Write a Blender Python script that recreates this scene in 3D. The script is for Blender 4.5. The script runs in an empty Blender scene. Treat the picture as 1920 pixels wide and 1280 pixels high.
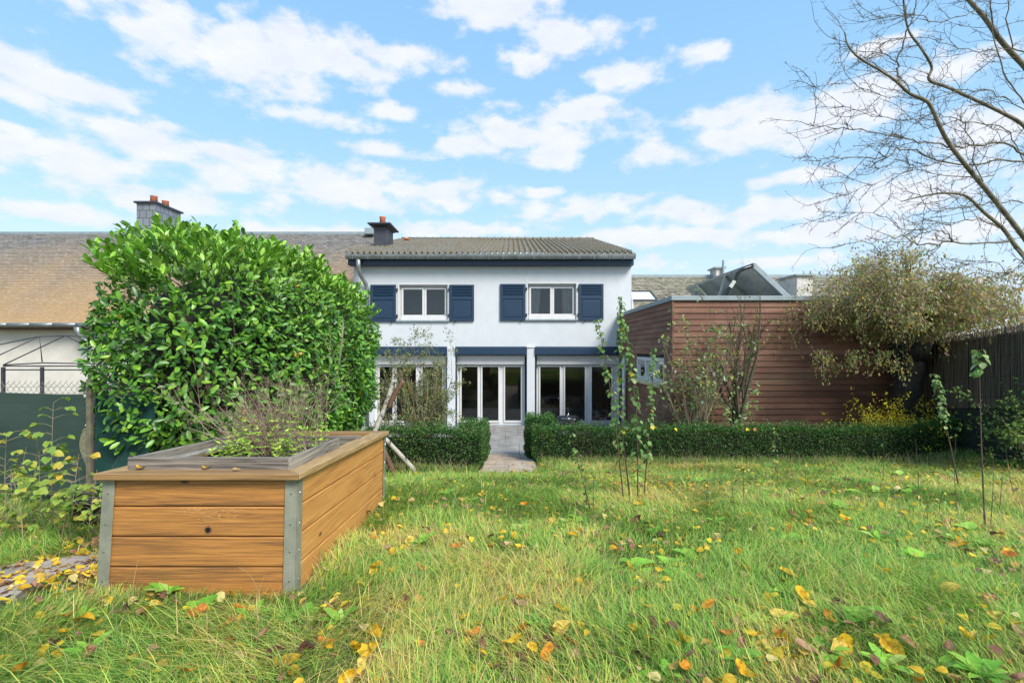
import bpy, math, random
import numpy as np
from mathutils import Vector, Matrix
R = math.radians
random.seed(7); rng = np.random.default_rng(7)
S = bpy.context.scene
COL = S.collection
# ------------------------------------------------------------------ camera, sky, sun
F = 966.0; HY = 655.0; CAMZ = 1.5
cam = bpy.data.objects.new('camera', bpy.data.cameras.new('camera')); COL.objects.link(cam)
cam.location = (0, 0, CAMZ); cam.rotation_euler = (R(90), 0, 0)
cam.data.sensor_width = 36; cam.data.lens = 36 * F / 1920; cam.data.shift_y = (HY - 640) / 1920
cam.data.clip_start = 0.05; cam.data.clip_end = 3000
S.camera = cam
S.view_settings.view_transform = 'Standard'; S.view_settings.look = 'None'
S.view_settings.exposure = 1.5; S.view_settings.gamma = 1
SUN_EL, SUN_AZ = R(44), R(142)          # azimuth clockwise from +Y (the view direction)
sl = bpy.data.lights.new('sun', 'SUN'); sl.energy = 1.85; sl.angle = R(24); sl.color = (1, .95, .86)
so = bpy.data.objects.new('sun', sl); COL.objects.link(so)
sd = Vector((math.sin(SUN_AZ) * math.cos(SUN_EL), math.cos(SUN_AZ) * math.cos(SUN_EL), math.sin(SUN_EL)))
so.rotation_euler = sd.to_track_quat('Z', 'Y').to_euler()

CLOUDS = [(80,150,170,34),(10,165,100,22),(330,55,120,50),(450,95,210,62),(600,100,140,45),(740,105,90,20),(60,285,230,32),(260,262,170,28),(400,275,60,10),
 (930,22,110,38),(1050,75,85,34),(1000,112,60,20),(600,222,90,15),(730,210,45,14),(870,168,50,13),(1180,138,60,22),(1300,98,52,18),
 (870,272,50,15),(1010,250,120,44),(1070,212,60,24),(730,282,75,12),(480,335,120,36),(640,350,190,36),(800,365,130,26),(1030,298,55,16),
 (1240,285,65,28),(1340,262,70,20),(1370,215,80,24),(1480,235,150,42),(1600,200,110,34),(1510,330,70,12),(1080,392,110,20),(1260,395,75,16),
 (100,395,170,22),(300,385,150,28),(560,440,200,16),(870,432,150,14),(1010,360,40,10),(1200,445,140,16),(1420,400,160,20),(1540,440,160,20),(1700,360,170,38),
 (1830,240,120,34),(1790,130,90,26),(1240,492,50,14),(1480,490,130,14),(1640,90,60,14),(1850,430,120,20),(20,240,60,14)]
W = bpy.data.worlds.new('World'); S.world = W; W.use_nodes = True
nt = W.node_tree; N = nt.nodes; L = nt.links; N.clear()
def nd(t, **k):
    n = N.new(t)
    for a, b in k.items(): setattr(n, a, b)
    return n
def wm(op, a, b=None, c=None):
    n = nd('ShaderNodeMath', operation=op)
    for i, v in enumerate((a, b, c)):
        if v is None: continue
        if isinstance(v, (int, float)): n.inputs[i].default_value = v
        else: L.new(v, n.inputs[i])
    return n.outputs[0]
sky = nd('ShaderNodeTexSky', sky_type='NISHITA'); sky.sun_disc = False
sky.sun_elevation = SUN_EL; sky.sun_rotation = SUN_AZ; sky.air_density = 1.0; sky.dust_density = 0.6; sky.ozone_density = 2.5
tc = nd('ShaderNodeTexCoord'); sx = nd('ShaderNodeSeparateXYZ'); L.new(tc.outputs['Generated'], sx.inputs[0])
X_, Y_, Z_ = sx.outputs
az = wm('ARCTAN2', X_, wm('ABSOLUTE', Y_)); el = wm('ARCSINE', Z_)
cb = nd('ShaderNodeCombineXYZ'); L.new(az, cb.inputs[0]); L.new(el, cb.inputs[1])
dmin = None
for (px, py, hw, hh) in CLOUDS:
    a = math.atan((px - 960) / F); e = math.atan((HY - py) / F * math.cos(a))
    ca = math.cos(a); iw = F / (hw * ca * ca * 1.25 ); ih = F / (hh * ca * 1.35 * math.cos(e) ** 2)
    m = nd('ShaderNodeVectorMath', operation='MULTIPLY_ADD'); L.new(cb.outputs[0], m.inputs[0])
    m.inputs[1].default_value = (iw, ih, 0); m.inputs[2].default_value = (-a * iw, -e * ih, 0)
    ln = nd('ShaderNodeVectorMath', operation='LENGTH'); L.new(m.outputs[0], ln.inputs[0])
    dmin = ln.outputs['Value'] if dmin is None else wm('SMOOTH_MIN', dmin, ln.outputs['Value'], .25)
def wnoise(sx_, sy_, det, off=0, rough=.6):
    mp = nd('ShaderNodeVectorMath', operation='MULTIPLY_ADD'); L.new(cb.outputs[0], mp.inputs[0])
    mp.inputs[1].default_value = (sx_, sy_, 1); mp.inputs[2].default_value = (off, off * .7, off)
    n = nd('ShaderNodeTexNoise'); n.inputs['Scale'].default_value = 1; n.inputs['Detail'].default_value = det; n.inputs['Roughness'].default_value = rough
    L.new(mp.outputs[0], n.inputs['Vector']); return n.outputs[0]
n1 = wnoise(14, 26, 8, 3.1, .55); n2 = wnoise(5, 11, 4, 9.7)
dens = wm('ADD', wm('SUBTRACT', 1.0, dmin), wm('MULTIPLY', wm('SUBTRACT', n1, .5), 3.2))
dens = wm('ADD', dens, wm('MULTIPLY', wm('SUBTRACT', n2, .5), .8))
mr = nd('ShaderNodeMapRange', interpolation_type='SMOOTHSTEP'); L.new(dens, mr.inputs[0])
mr.inputs[1].default_value = -.22; mr.inputs[2].default_value = .62; mr.inputs[4].default_value = .92
# low haze veil of thin cloud towards the horizon
hv = nd('ShaderNodeMapRange', interpolation_type='SMOOTHSTEP'); L.new(el, hv.inputs[0])
hv.inputs[1].default_value = .30; hv.inputs[2].default_value = 0.02; hv.inputs[3].default_value = 0; hv.inputs[4].default_value = .35
cov = wm('MAXIMUM', mr.outputs[0], hv.outputs[0])
# cloud colour: white with lilac grey thick parts
rc = nd('ShaderNodeMix', data_type='RGBA'); L.new(wnoise(16, 34, 5, 21.3), rc.inputs['Factor'])
rc.inputs['A'].default_value = (2.55, 2.55, 2.62, 1); rc.inputs['B'].default_value = (1.85, 1.98, 2.3, 1)
tint = nd('ShaderNodeMix', data_type='RGBA', blend_type='MULTIPLY'); tint.inputs['Factor'].default_value = 1
L.new(sky.outputs[0], tint.inputs['A']); tint.inputs['B'].default_value = (1.2, 1.2, 1.1, 1)
gr = nd('ShaderNodeValToRGB'); L.new(el, gr.inputs[0]); e_ = gr.color_ramp.elements
while len(e_) < 4: e_.new(.5)
for q_, (p_, c_) in zip(e_, [(0, (1.45,1.85,2.3)), (.18, (1.15,1.72,2.28)), (.38, (.86,1.55,2.3)), (.8, (.52,1.2,2.1))]): q_.position = p_; q_.color = (*c_, 1)
bl = nd('ShaderNodeMix', data_type='RGBA'); bl.inputs['Factor'].default_value = .88; L.new(tint.outputs['Result'], bl.inputs['A']); L.new(gr.outputs[0], bl.inputs['B'])
mx = nd('ShaderNodeMix', data_type='RGBA'); L.new(cov, mx.inputs['Factor']); L.new(bl.outputs['Result'], mx.inputs['A']); L.new(rc.outputs['Result'], mx.inputs['B'])
bg = nd('ShaderNodeBackground'); bg.inputs[1].default_value = 0.15
L.new(mx.outputs['Result'], bg.inputs[0]); wo = nd('ShaderNodeOutputWorld'); L.new(bg.outputs[0], wo.inputs[0])
W.cycles.sampling_method = 'MANUAL'; W.cycles.sample_map_resolution = 512

# ------------------------------------------------------------------ helpers
def P(px, py, d): return Vector(((px - 960) / F * d, d, CAMZ - (py - HY) / F * d))
def link(o, parent=None):
    COL.objects.link(o)
    if parent is not None:
        o.parent = parent; o.matrix_parent_inverse = Matrix.Translation(-parent.location) if parent.type == 'EMPTY' else Matrix()
    return o
def tag(o, label=None, cat=None, group=None, kind=None):
    if label: o['label'] = label
    if cat: o['category'] = cat
    if group: o['group'] = group
    if kind: o['kind'] = kind
    return o
def empty(name, loc, label, cat, group=None):
    o = bpy.data.objects.new(name, None); o.empty_display_size = .1; COL.objects.link(o); o.location = loc
    return tag(o, label, cat, group)
def mesh_np(name, V, faces, m, parent=None, colors=None, smooth=False):
    """V (n,3); faces = list of (k, c) index arrays"""
    me = bpy.data.meshes.new(name); V = np.asarray(V, dtype=np.float32)
    me.vertices.add(len(V)); me.vertices.foreach_set('co', V.ravel())
    faces = [np.asarray(f, dtype=np.int32) for f in faces if len(f)]
    nl = sum(f.size for f in faces); nf = sum(len(f) for f in faces)
    me.loops.add(nl); me.loops.foreach_set('vertex_index', np.concatenate([f.ravel() for f in faces]))
    me.polygons.add(nf); st = []; c = 0
    for f in faces: st.append(c + np.arange(len(f)) * f.shape[1]); c += f.size
    me.polygons.foreach_set('loop_start', np.concatenate(st).astype(np.int32))
    if smooth: me.polygons.foreach_set('use_smooth', np.ones(nf, dtype=bool))
    if colors is not None:
        a = me.attributes.new('Col', 'FLOAT_COLOR', 'POINT'); cc = np.ones((len(V), 4), dtype=np.float32); cc[:, :3] = colors
        a.data.foreach_set('color', cc.ravel())
    me.update(); me.validate(); me.materials.append(m)
    return link(bpy.data.objects.new(name, me), parent)
class MB:
    def __init__(s): s.v = []; s.f = []
    def add(s, vs, fs):
        n = len(s.v); s.v += [tuple(v) for v in vs]; s.f += [tuple(i + n for i in f) for f in fs]; return s
    def box(s, x0, x1, y0, y1, z0, z1):
        return s.add([(x0,y0,z0),(x1,y0,z0),(x1,y1,z0),(x0,y1,z0),(x0,y0,z1),(x1,y0,z1),(x1,y1,z1),(x0,y1,z1)],
                     [(0,3,2,1),(4,5,6,7),(0,1,5,4),(1,2,6,5),(2,3,7,6),(3,0,4,7)])
    def bar(s, a, b, w, h):
        a = Vector(a); b = Vector(b); t = (b - a).normalized(); up = Vector((0,0,1)) if abs(t.z) < .95 else Vector((0,1,0))
        x = t.cross(up).normalized() * w / 2; z = x.cross(t).normalized() * h / 2
        return s.add([p + q for p in (a, b) for q in (-x - z, x - z, x + z, -x + z)], [(0,1,2,3),(7,6,5,4),(0,4,5,1),(1,5,6,2),(2,6,7,3),(3,7,4,0)])
    def tube(s, pts, rad, n=8):
        pts = [Vector(p) for p in pts]
        if isinstance(rad, (int, float)): rad = [rad] * len(pts)
        vs = []; fs = []; prev = None
        for i, p in enumerate(pts):
            t = (pts[min(i+1, len(pts)-1)] - pts[max(i-1, 0)]).normalized()
            if prev is None: u = t.orthogonal().normalized()
            else: u = (prev - t * prev.dot(t)); u = u.normalized() if u.length > 1e-6 else t.orthogonal().normalized()
            prev = u; w = t.cross(u)
            vs += [p + (u * math.cos(a) + w * math.sin(a)) * rad[i] for a in [2 * math.pi * k / n for k in range(n)]]
        for i in range(len(pts) - 1):
            for k in range(n): fs.append((i*n+k, i*n+(k+1)%n, (i+1)*n+(k+1)%n, (i+1)*n+k))
        fs.append(tuple(range(n))[::-1]); fs.append(tuple((len(pts)-1)*n+k for k in range(n)))
        return s.add(vs, fs)
    def quad(s, a, b, c, d): return s.add([a, b, c, d], [(0,1,2,3)])
    def build(s, name, m, parent=None, bevel=0, smooth=False, fn=None):
        me = bpy.data.meshes.new(name); me.from_pydata([fn(v) for v in s.v] if fn else s.v, [], s.f); me.materials.append(m)
        if smooth:
            for p in me.polygons: p.use_smooth = True
        me.update(); o = link(bpy.data.objects.new(name, me), parent)
        if bevel:
            b = o.modifiers.new('bevel', 'BEVEL'); b.width = bevel; b.segments = 2; b.limit_method = 'ANGLE'
        return o
# ---- materials
def newmat(name):
    m = bpy.data.materials.new(name); m.use_nodes = True; n = m.node_tree.nodes; b = n['Principled BSDF']; return m, m.node_tree, b
def node(t, ty, **k):
    n = t.nodes.new(ty)
    for a, b in k.items(): setattr(n, a, b)
    return n
def coords(t, scale=(1,1,1), rand=False, space='Object'):
    c = node(t, 'ShaderNodeTexCoord'); mp = node(t, 'ShaderNodeMapping'); mp.inputs['Scale'].default_value = scale
    t.links.new(c.outputs[space], mp.inputs[0])
    if rand:
        oi = node(t, 'ShaderNodeObjectInfo'); mu = node(t, 'ShaderNodeMath', operation='MULTIPLY'); mu.inputs[1].default_value = 37.0
        t.links.new(oi.outputs['Random'], mu.inputs[0]); t.links.new(mu.outputs[0], mp.inputs['Location'])
    return mp.outputs[0]
def tnoise(t, vec, scale, detail=5, rough=.6, dist=0):
    n = node(t, 'ShaderNodeTexNoise'); n.inputs['Scale'].default_value = scale; n.inputs['Detail'].default_value = detail
    n.inputs['Roughness'].default_value = rough; n.inputs['Distortion'].default_value = dist; t.links.new(vec, n.inputs['Vector']); return n.outputs[0]
def ramp(t, fac, stops):
    r = node(t, 'ShaderNodeValToRGB'); e = r.color_ramp.elements
    while len(e) < len(stops): e.new(.5)
    for i, (p, c) in enumerate(stops):
        e[i].position = p; e[i].color = (*c, 1) if len(c) == 3 else c
    t.links.new(fac, r.inputs[0]); return r.outputs[0]
def mix(t, f, a, b, bt='MIX'):
    n = node(t, 'ShaderNodeMix', data_type='RGBA', blend_type=bt)
    for s, v in (('Factor', f), ('A', a), ('B', b)):
        if isinstance(v, (int, float)): n.inputs[s].default_value = v
        elif isinstance(v, tuple): n.inputs[s].default_value = (*v, 1)
        else: t.links.new(v, n.inputs[s])
    return n.outputs['Result']
def bump(t, b, h, strength=.3, dist=.01):
    n = node(t, 'ShaderNodeBump'); n.inputs['Strength'].default_value = strength; n.inputs['Distance'].default_value = dist
    t.links.new(h, n.inputs['Height']); t.links.new(n.outputs[0], b.inputs['Normal'])
def simple(name, c1, c2=None, scale=6, rough=.6, bs=.2, bscale=60, metal=0, stretch=(1,1,1), lo=.35, hi=.65, bd=.005):
    m, t, b = newmat(name); v = coords(t, stretch)
    c2 = c2 or tuple(x * .8 for x in c1)
    t.links.new(ramp(t, tnoise(t, v, scale, 6), [(lo, c1), (hi, c2)]), b.inputs['Base Color'])
    b.inputs['Roughness'].default_value = rough; b.inputs['Metallic'].default_value = metal
    if bs: bump(t, b, tnoise(t, v, bscale, 3), bs, bd)
    return m
def leafmat(name, rough=.5, trans=.35, spec=.4):
    m, t, b = newmat(name); a = node(t, 'ShaderNodeAttribute', attribute_name='Col'); v = coords(t)
    n = tnoise(t, v, 90, 3); c = mix(t, .5, a.outputs['Color'], mix(t, n, a.outputs['Color'], (0.5, 0.5, 0.5), 'OVERLAY'))
    t.links.new(c, b.inputs['Base Color']); b.inputs['Roughness'].default_value = rough; b.inputs['Specular IOR Level'].default_value = spec
    tr = node(t, 'ShaderNodeBsdfTranslucent'); t.links.new(c, tr.inputs[0]); ms = node(t, 'ShaderNodeMixShader'); ms.inputs[0].default_value = trans
    t.links.new(b.outputs[0], ms.inputs[1]); t.links.new(tr.outputs[0], ms.inputs[2]); t.links.new(ms.outputs[0], t.nodes['Material Output'].inputs[0])
    return m
def woodmat(name, axis, stops, rough=.55, rings=9, fine=1.0, knots=True):
    """contour lines of a stretched noise give cathedral grain; axis = board direction"""
    m, t, b = newmat(name); sc = [22, 22, 22]; sc[axis] = .9
    v = coords(t, tuple(sc), rand=True)
    n = tnoise(t, v, 1.0, 2, .45, .3)
    mu = node(t, 'ShaderNodeMath', operation='MULTIPLY'); t.links.new(n, mu.inputs[0]); mu.inputs[1].default_value = rings * 2
    fr = node(t, 'ShaderNodeMath', operation='PINGPONG'); t.links.new(mu.outputs[0], fr.inputs[0]); fr.inputs[1].default_value = 1
    sc2 = [75, 75, 75]; sc2[axis] = 2.2; f2 = tnoise(t, coords(t, tuple(sc2), rand=True), 1, 4, .7)
    sc3 = [7, 7, 7]; sc3[axis] = .9; f3 = tnoise(t, coords(t, tuple(sc3), rand=True), 1, 5, .6)
    a1 = node(t, 'ShaderNodeMath', operation='MULTIPLY_ADD'); t.links.new(fr.outputs[0], a1.inputs[0]); a1.inputs[1].default_value = .13
    m2 = node(t, 'ShaderNodeMath', operation='MULTIPLY_ADD'); t.links.new(f2, m2.inputs[0]); m2.inputs[1].default_value = .75 * fine
    m3 = node(t, 'ShaderNodeMath', operation='MULTIPLY'); t.links.new(f3, m3.inputs[0]); m3.inputs[1].default_value = .42
    t.links.new(m3.outputs[0], m2.inputs[2]); t.links.new(m2.outputs[0], a1.inputs[2])
    c = ramp(t, a1.outputs[0], stops)
    if knots:
        s4 = [5.5, 5.5, 5.5]; s4[axis] = 2.6; vo = node(t, 'ShaderNodeTexVoronoi'); vo.inputs['Scale'].default_value = 1
        t.links.new(coords(t, tuple(s4), rand=True), vo.inputs['Vector'])
        k = ramp(t, vo.outputs['Distance'], [(.05, (1,1,1)), (.11, (0,0,0))])
        c = mix(t, k, c, tuple(x * .35 for x in stops[-1][1]))
    t.links.new(c, b.inputs['Base Color']); b.inputs['Roughness'].default_value = rough; bump(t, b, f2, .35, .004)
    return m
GRASS = leafmat('grass_blades', .55, .4, .3)
LAUREL = leafmat('laurel_leaf', .33, .22, .45)
LEAF = leafmat('leaf', .5, .4, .35)
HEDGEL = leafmat('box_leaf', .6, .3, .15)
DRYLEAF = leafmat('dry_leaf', .7, .25, .2)
t_ = DRYLEAF.node_tree; a_n = next(n for n in t_.nodes if n.type == 'ATTRIBUTE'); sp_n = ramp(t_, tnoise(t_, coords(t_, (1,1,1), rand=True), 3.2, 5, .7), [(.42,(1,1,1)),(.66,(.42,.28,.2))]); cm_ = mix(t_, 1.0, a_n.outputs['Color'], sp_n, 'MULTIPLY')
for l_ in [l for l in t_.links if l.from_node == a_n and l.to_socket.name in ('A',)]:
    if l_.to_node != cm_.node: t_.links.new(cm_, l_.to_socket)
BARK = simple('bark', (.17,.14,.10), (.07,.06,.045), 14, .85, .6, 60)
TWIG = simple('twig_bark', (.22,.19,.13), (.10,.085,.06), 8, .8, 0)
PALETWIG = simple('pale_twig', (.34,.27,.17), (.19,.15,.10), 8, .8, 0)
DARKBARK = simple('dark_bark', (.035,.03,.022), (.012,.012,.01), 10, .9, .8, 40, bd=.03)
STEMRED = simple('sapling_bark', (.12,.075,.05), (.07,.05,.035), 20, .7, 0)
STUCCO = simple('white_render', (.61,.635,.655), (.58,.603,.622), 3, .85, .5, 90, bd=.01)
t_ = STUCCO.node_tree; b_s = t_.nodes['Principled BSDF']; old = b_s.inputs['Base Color'].links[0].from_socket
st_n = ramp(t_, tnoise(t_, coords(t_, (2.6, 2.6, .22)), 1.5, 7, .7), [(.45, (1,1,1)), (.78, (.95,.945,.935))]); t_.links.new(mix(t_, 1.0, old, st_n, 'MULTIPLY'), b_s.inputs['Base Color'])
CREAM = simple('cream_render', (.66,.62,.55), (.57,.53,.47), 2, .9, .3, 60)
BLUE = simple('navy_paint', (.014,.040,.082), (.012,.033,.068), 9, .42, .15, 200)
WHITEF = simple('white_frame', (.66,.645,.64), (.61,.60,.595), 5, .35, 0)
ZINC = simple('zinc', (.30,.32,.32), (.20,.22,.22), 5, .45, .1, 30, metal=.6)
ZINCL = simple('grey_flashing', (.33,.38,.40), (.26,.31,.33), 4, .5, .1, 30, metal=.3)
DARKMETAL = simple('dark_sheet', (.075,.08,.09), (.055,.06,.07), 5, .5, .1, 30, metal=.4)
TERRA = simple('terracotta', (.55,.18,.09), (.42,.13,.07), 8, .8, .1)
GALV = simple('galvanised', (.34,.34,.27), (.22,.22,.17), 7, .5, .15, 80, metal=.25)
BLACK = simple('black_enamel', (.012,.012,.013), (.02,.02,.02), 5, .2, 0)
CHROME = simple('chrome', (.7,.7,.7), (.6,.6,.6), 5, .25, 0, metal=1)
SOIL = simple('soil', (.045,.03,.02), (.02,.014,.01), 30, .95, .9, 90, bd=.03)
BLUEGREYSLATE = None

def noise2(x, y, seed=0):
    r = np.random.default_rng(seed); g = r.random((64, 64))
    def s(x, y):
        xi = np.floor(x).astype(int); yi = np.floor(y).astype(int); fx = x - xi; fy = y - yi
        fx = fx*fx*(3-2*fx); fy = fy*fy*(3-2*fy); a = g[xi % 64, yi % 64]; b = g[(xi+1) % 64, yi % 64]; c = g[xi % 64, (yi+1) % 64]; d = g[(xi+1) % 64, (yi+1) % 64]
        return (a*(1-fx)+b*fx)*(1-fy)+(c*(1-fx)+d*fx)*fy
    return (s(x, y) + .5*s(x*2+5, y*2+9) + .25*s(x*4+3, y*4+1)) / 1.75
HD = [0, 3.5, 5.5, 7, 8.5, 10, 12.4, 13.24, 400]; HZ = [0, 0, -.08, -.30, -.56, -.72, -1.04, -1.26, -1.26]
def H(x, y, rough=True):
    x = np.asarray(x, float); y = np.asarray(y, float); z = np.interp(y, HD, HZ)
    if rough:
        w = np.clip((10.5 - y) / 2, 0, 1) * np.clip((14 - np.abs(x)) / 3, 0, 1)
        z = z + (noise2(x * 1.3 + 20, y * 1.3 + 20, 3) - .5) * .09 * w
    z = z + np.clip((x - 7.6) / 2.5, 0, 1) * .35 * np.clip((14 - y) / 3, 0, 1)
    return z
def Hs(x, y): return float(H(x, y))

# ---- foliage builders
def template(kind='leaf', fold=.15, curve=.25):
    """leaf along +x (0..1), width along y, normal z"""
    if kind == 'leaf':
        st = [(0, .0), (.22, .17), (.5, .24), (.78, .17), (1, 0)]
    elif kind == 'round':
        st = [(0, .0), (.15, .32), (.45, .46), (.75, .30), (1, 0)]
    elif kind == 'laurel':
        st = [(0, .02), (.25, .15), (.6, .22), (.86, .14), (1, 0)]
    elif kind == 'small':
        return np.array([(0,0,0),(.5,-.28,.06),(1,0,-.05),(.5,.28,.06)], float), [np.array([(0,1,2,3)])]
    elif kind == 'narrow':
        return np.array([(0,0,0),(.45,-.10,.03),(1,0,-.1),(.45,.10,.03)], float), [np.array([(0,1,2,3)])]
    V = [(st[0][0], 0, 0)]
    for x, w in st[1:-1]:
        z = -curve * x * x; V += [(x, -w, z + fold * w), (x, 0, z), (x, w, z + fold * w)]
    V += [(1, 0, -curve)]
    tri = [(0,1,2),(0,2,3),(7,10,8),(8,10,9)]; q = [(1,4,5,2),(2,5,6,3),(4,7,8,5),(5,8,9,6)]
    return np.array(V, float), [np.array(tri), np.array(q)]
def norm(a): return a / np.maximum(np.linalg.norm(a, axis=-1, keepdims=True), 1e-9)
def leaves(name, pos, ax, nr, size, cols, m, tmpl, parent=None, smooth=True):
    V, Fs = tmpl; n = len(pos); ax = norm(ax); y = norm(np.cross(nr, ax)); z = np.cross(ax, y); size = np.asarray(size).reshape(-1, 1, 1)
    T = pos[:, None, :] + size * (V[None, :, 0:1] * ax[:, None] + V[None, :, 1:2] * y[:, None] + V[None, :, 2:3] * z[:, None])
    k = len(V); off = (np.arange(n) * k)[:, None, None]
    faces = [(f[None] + off).reshape(-1, f.shape[1]) for f in Fs]
    return mesh_np(name, T.reshape(-1, 3), faces, m, parent, np.repeat(cols, k, axis=0), smooth)
def pick(cols, w, n, jit=.18):
    c = np.array(cols, float)[rng.choice(len(cols), n, p=np.array(w) / sum(w))]
    return np.clip(c * (1 + (rng.random((n, 1)) - .5) * 2 * jit) * (1 + (rng.random((n, 3)) - .5) * .12), 0, 1)
def rdir(n): return norm(rng.normal(size=(n, 3)))
class TB:
    """many thin tapered tubes in one mesh"""
    def __init__(s, n=4): s.V = []; s.F = []; s.c = 0; s.n = n
    def add(s, pts, r0, r1=None, radii=None):
        pts = np.asarray(pts, float); k = len(pts); n = s.n
        r = np.asarray(radii) if radii is not None else np.linspace(r0, r1 if r1 is not None else r0, k)
        t = norm(np.gradient(pts, axis=0)); ref = np.where(np.abs(t[:, 2:3]) > .9, [[1., 0, 0]], [[0, 0, 1.]]) if False else np.tile([[.31, .87, .38]], (k, 1))
        u = norm(np.cross(t, ref)); w = np.cross(t, u); a = np.arange(n) * 2 * math.pi / n
        ring = pts[:, None] + r[:, None, None] * (np.cos(a)[None, :, None] * u[:, None] + np.sin(a)[None, :, None] * w[:, None])
        s.V.append(ring.reshape(-1, 3)); i = np.arange(k - 1)[:, None] * n; j = np.arange(n)[None]; j2 = (j + 1) % n
        s.F.append(np.stack([i + j, i + j2, i + n + j2, i + n + j], -1).reshape(-1, 4) + s.c); s.c += k * n
    def build(s, name, m, parent=None): return mesh_np(name, np.concatenate(s.V), [np.concatenate(s.F)], m, parent, smooth=True)
def spline(pts, n=6):
    pts = [np.array(p, float) for p in pts]; pts = [2*pts[0]-pts[1]] + pts + [2*pts[-1]-pts[-2]]; o = []
    for i in range(1, len(pts) - 2):
        for t in np.linspace(0, 1, n, endpoint=False):
            a, b, c, d = pts[i-1:i+3]; o.append(.5*((2*b)+(c-a)*t+(2*a-5*b+4*c-d)*t*t+(3*b-a-3*c+d)*t**3))
    o.append(pts[-2]); return np.array(o)
def walk(p, d, length, steps, jit=.2, grav=0.0, curl=None):
    p = np.array(p, float); d = norm(np.array(d, float)); pts = [p.copy()]; st = length / steps
    for i in range(steps):
        d = norm(d + rng.normal(size=3) * jit + np.array([0, 0, grav])); p = p + d * st; pts.append(p.copy())
    return np.array(pts)
def branchy(tb, p, d, length, r, lev, cfg, tips):
    """recursive branching; tips collects (pos, dir) along fine shoots"""
    steps = max(3, int(cfg['seg'][min(lev, len(cfg['seg'])-1)])); pts = walk(p, d, length, steps, cfg.get('jit', .15), cfg.get('grav', 0.)*(1 if lev else .3))
    tb.add(pts, r, r * cfg.get('taper', .45))
    dirs = norm(np.gradient(pts, axis=0))
    if lev >= cfg['levels']:
        for i in range(1, len(pts)): tips.append((pts[i], dirs[i]))
        return
    for _ in range(cfg['kids'][lev]):
        i = int(rng.integers(max(1, int(steps * cfg.get('start', .25))), steps + 1)); dd = norm(dirs[i] + rng.normal(size=3) * cfg.get('spread', .5) + np.array([0, 0, cfg.get('up', .1)]))
        branchy(tb, pts[i], dd, length * rng.uniform(*cfg.get('lr', (.45, .75))), r * (1 - .55 * i / steps) * cfg.get('rr', .6), lev + 1, cfg, tips)
def tips_leaves(name, tips, n, size, cols, m, tmpl, parent, hang=.3, spread=.02, outward=.6):
    if not tips: return
    idx = rng.integers(0, len(tips), n); p = np.array([tips[i][0] for i in idx]) + rng.normal(size=(n, 3)) * spread; d = np.array([tips[i][1] for i in idx])
    ax = norm(d * outward + rdir(n) * .8 + np.array([0, 0, -hang])); nr = norm(rdir(n) * .6 + np.array([0, 0, 1.0]))
    return leaves(name, p, ax, nr, rng.uniform(size[0], size[1], n), cols, m, tmpl, parent)

# ------------------------------------------------------------------ ground
m, t, b = newmat('lawn_soil'); v = coords(t)
c = ramp(t, tnoise(t, v, 3, 8), [(.3, (.10,.12,.03)), (.55, (.16,.14,.06)), (.75, (.09,.07,.04))])
t.links.new(c, b.inputs['Base Color']); b.inputs['Roughness'].default_value = .95; bump(t, b, tnoise(t, v, 60, 6), .8, .03); LAWN = m
xs = np.concatenate([[-600,-250,-110,-60,-30], np.arange(-16, 16.1, .2), [30,60,110,250,600]])
ys = np.concatenate([[-300,-80,-20,-6], np.arange(-2, 14.6, .2), [18, 24, 40, 90, 250, 900]])
gx, gy = np.meshgrid(xs, ys); gz = H(gx, gy); nx, ny = len(xs), len(ys)
i = np.arange(nx - 1)[None] + np.arange(ny - 1)[:, None] * nx; fq = np.stack([i, i+1, i+nx+1, i+nx], -1).reshape(-1, 4)
tag(mesh_np('ground', np.stack([gx, gy, gz], -1).reshape(-1, 3), [fq], LAWN, smooth=True), kind='structure')
# terrace slabs and path slabs (real slabs with joints)
TERR = simple('terrace_slab', (.34,.325,.30), (.20,.19,.175), 2.5, .6, .25, 40)
PATHM = simple('path_slab', (.58,.45,.34), (.36,.27,.19), 4, .75, .3, 50)
mb = MB()
yy = 13.24
while yy < 18.5:
    xx = -6.6 - (0 if int(yy*2) % 2 else .4)
    while xx < 4.5:
        mb.box(xx + .004, xx + .796, yy + .004, yy + .796, -1.34, -1.2 + rng.uniform(-.002, .002)); xx += .8
    yy += .8
tag(mb.build('terrace', TERR, bevel=.004), kind='structure')
mb = MB(); rows = np.arange(8.45, 13.2, .6)
for k, y0 in enumerate(rows):
    for x0 in (-.56, -.06) if k % 2 else (-.56, -.31, .19):
        x1 = {(-.56, 1): -.06, (-.06, 1): .44, (-.56, 0): -.31, (-.31, 0): .19, (.19, 0): .44}[(x0, k % 2)]
        y1 = min(y0 + .595, 13.236); z0, z1 = float(np.interp(y0, HD, HZ)) + .035, float(np.interp(y1, HD, HZ)) + .035
        mb.add([(x0+.004,y0,z0-.08),(x1-.004,y0,z0-.08),(x1-.004,y1,z1-.08),(x0+.004,y1,z1-.08),(x0+.004,y0,z0),(x1-.004,y0,z0),(x1-.004,y1,z1),(x0+.004,y1,z1)],
               [(0,3,2,1),(4,5,6,7),(0,1,5,4),(1,2,6,5),(2,3,7,6),(3,0,4,7)])
tag(mb.build('path', PATHM, bevel=.004), kind='structure')
mb = MB(); pva = math.atan2(.75, 1.75); ca_, sa_ = math.cos(pva), math.sin(pva)
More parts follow.
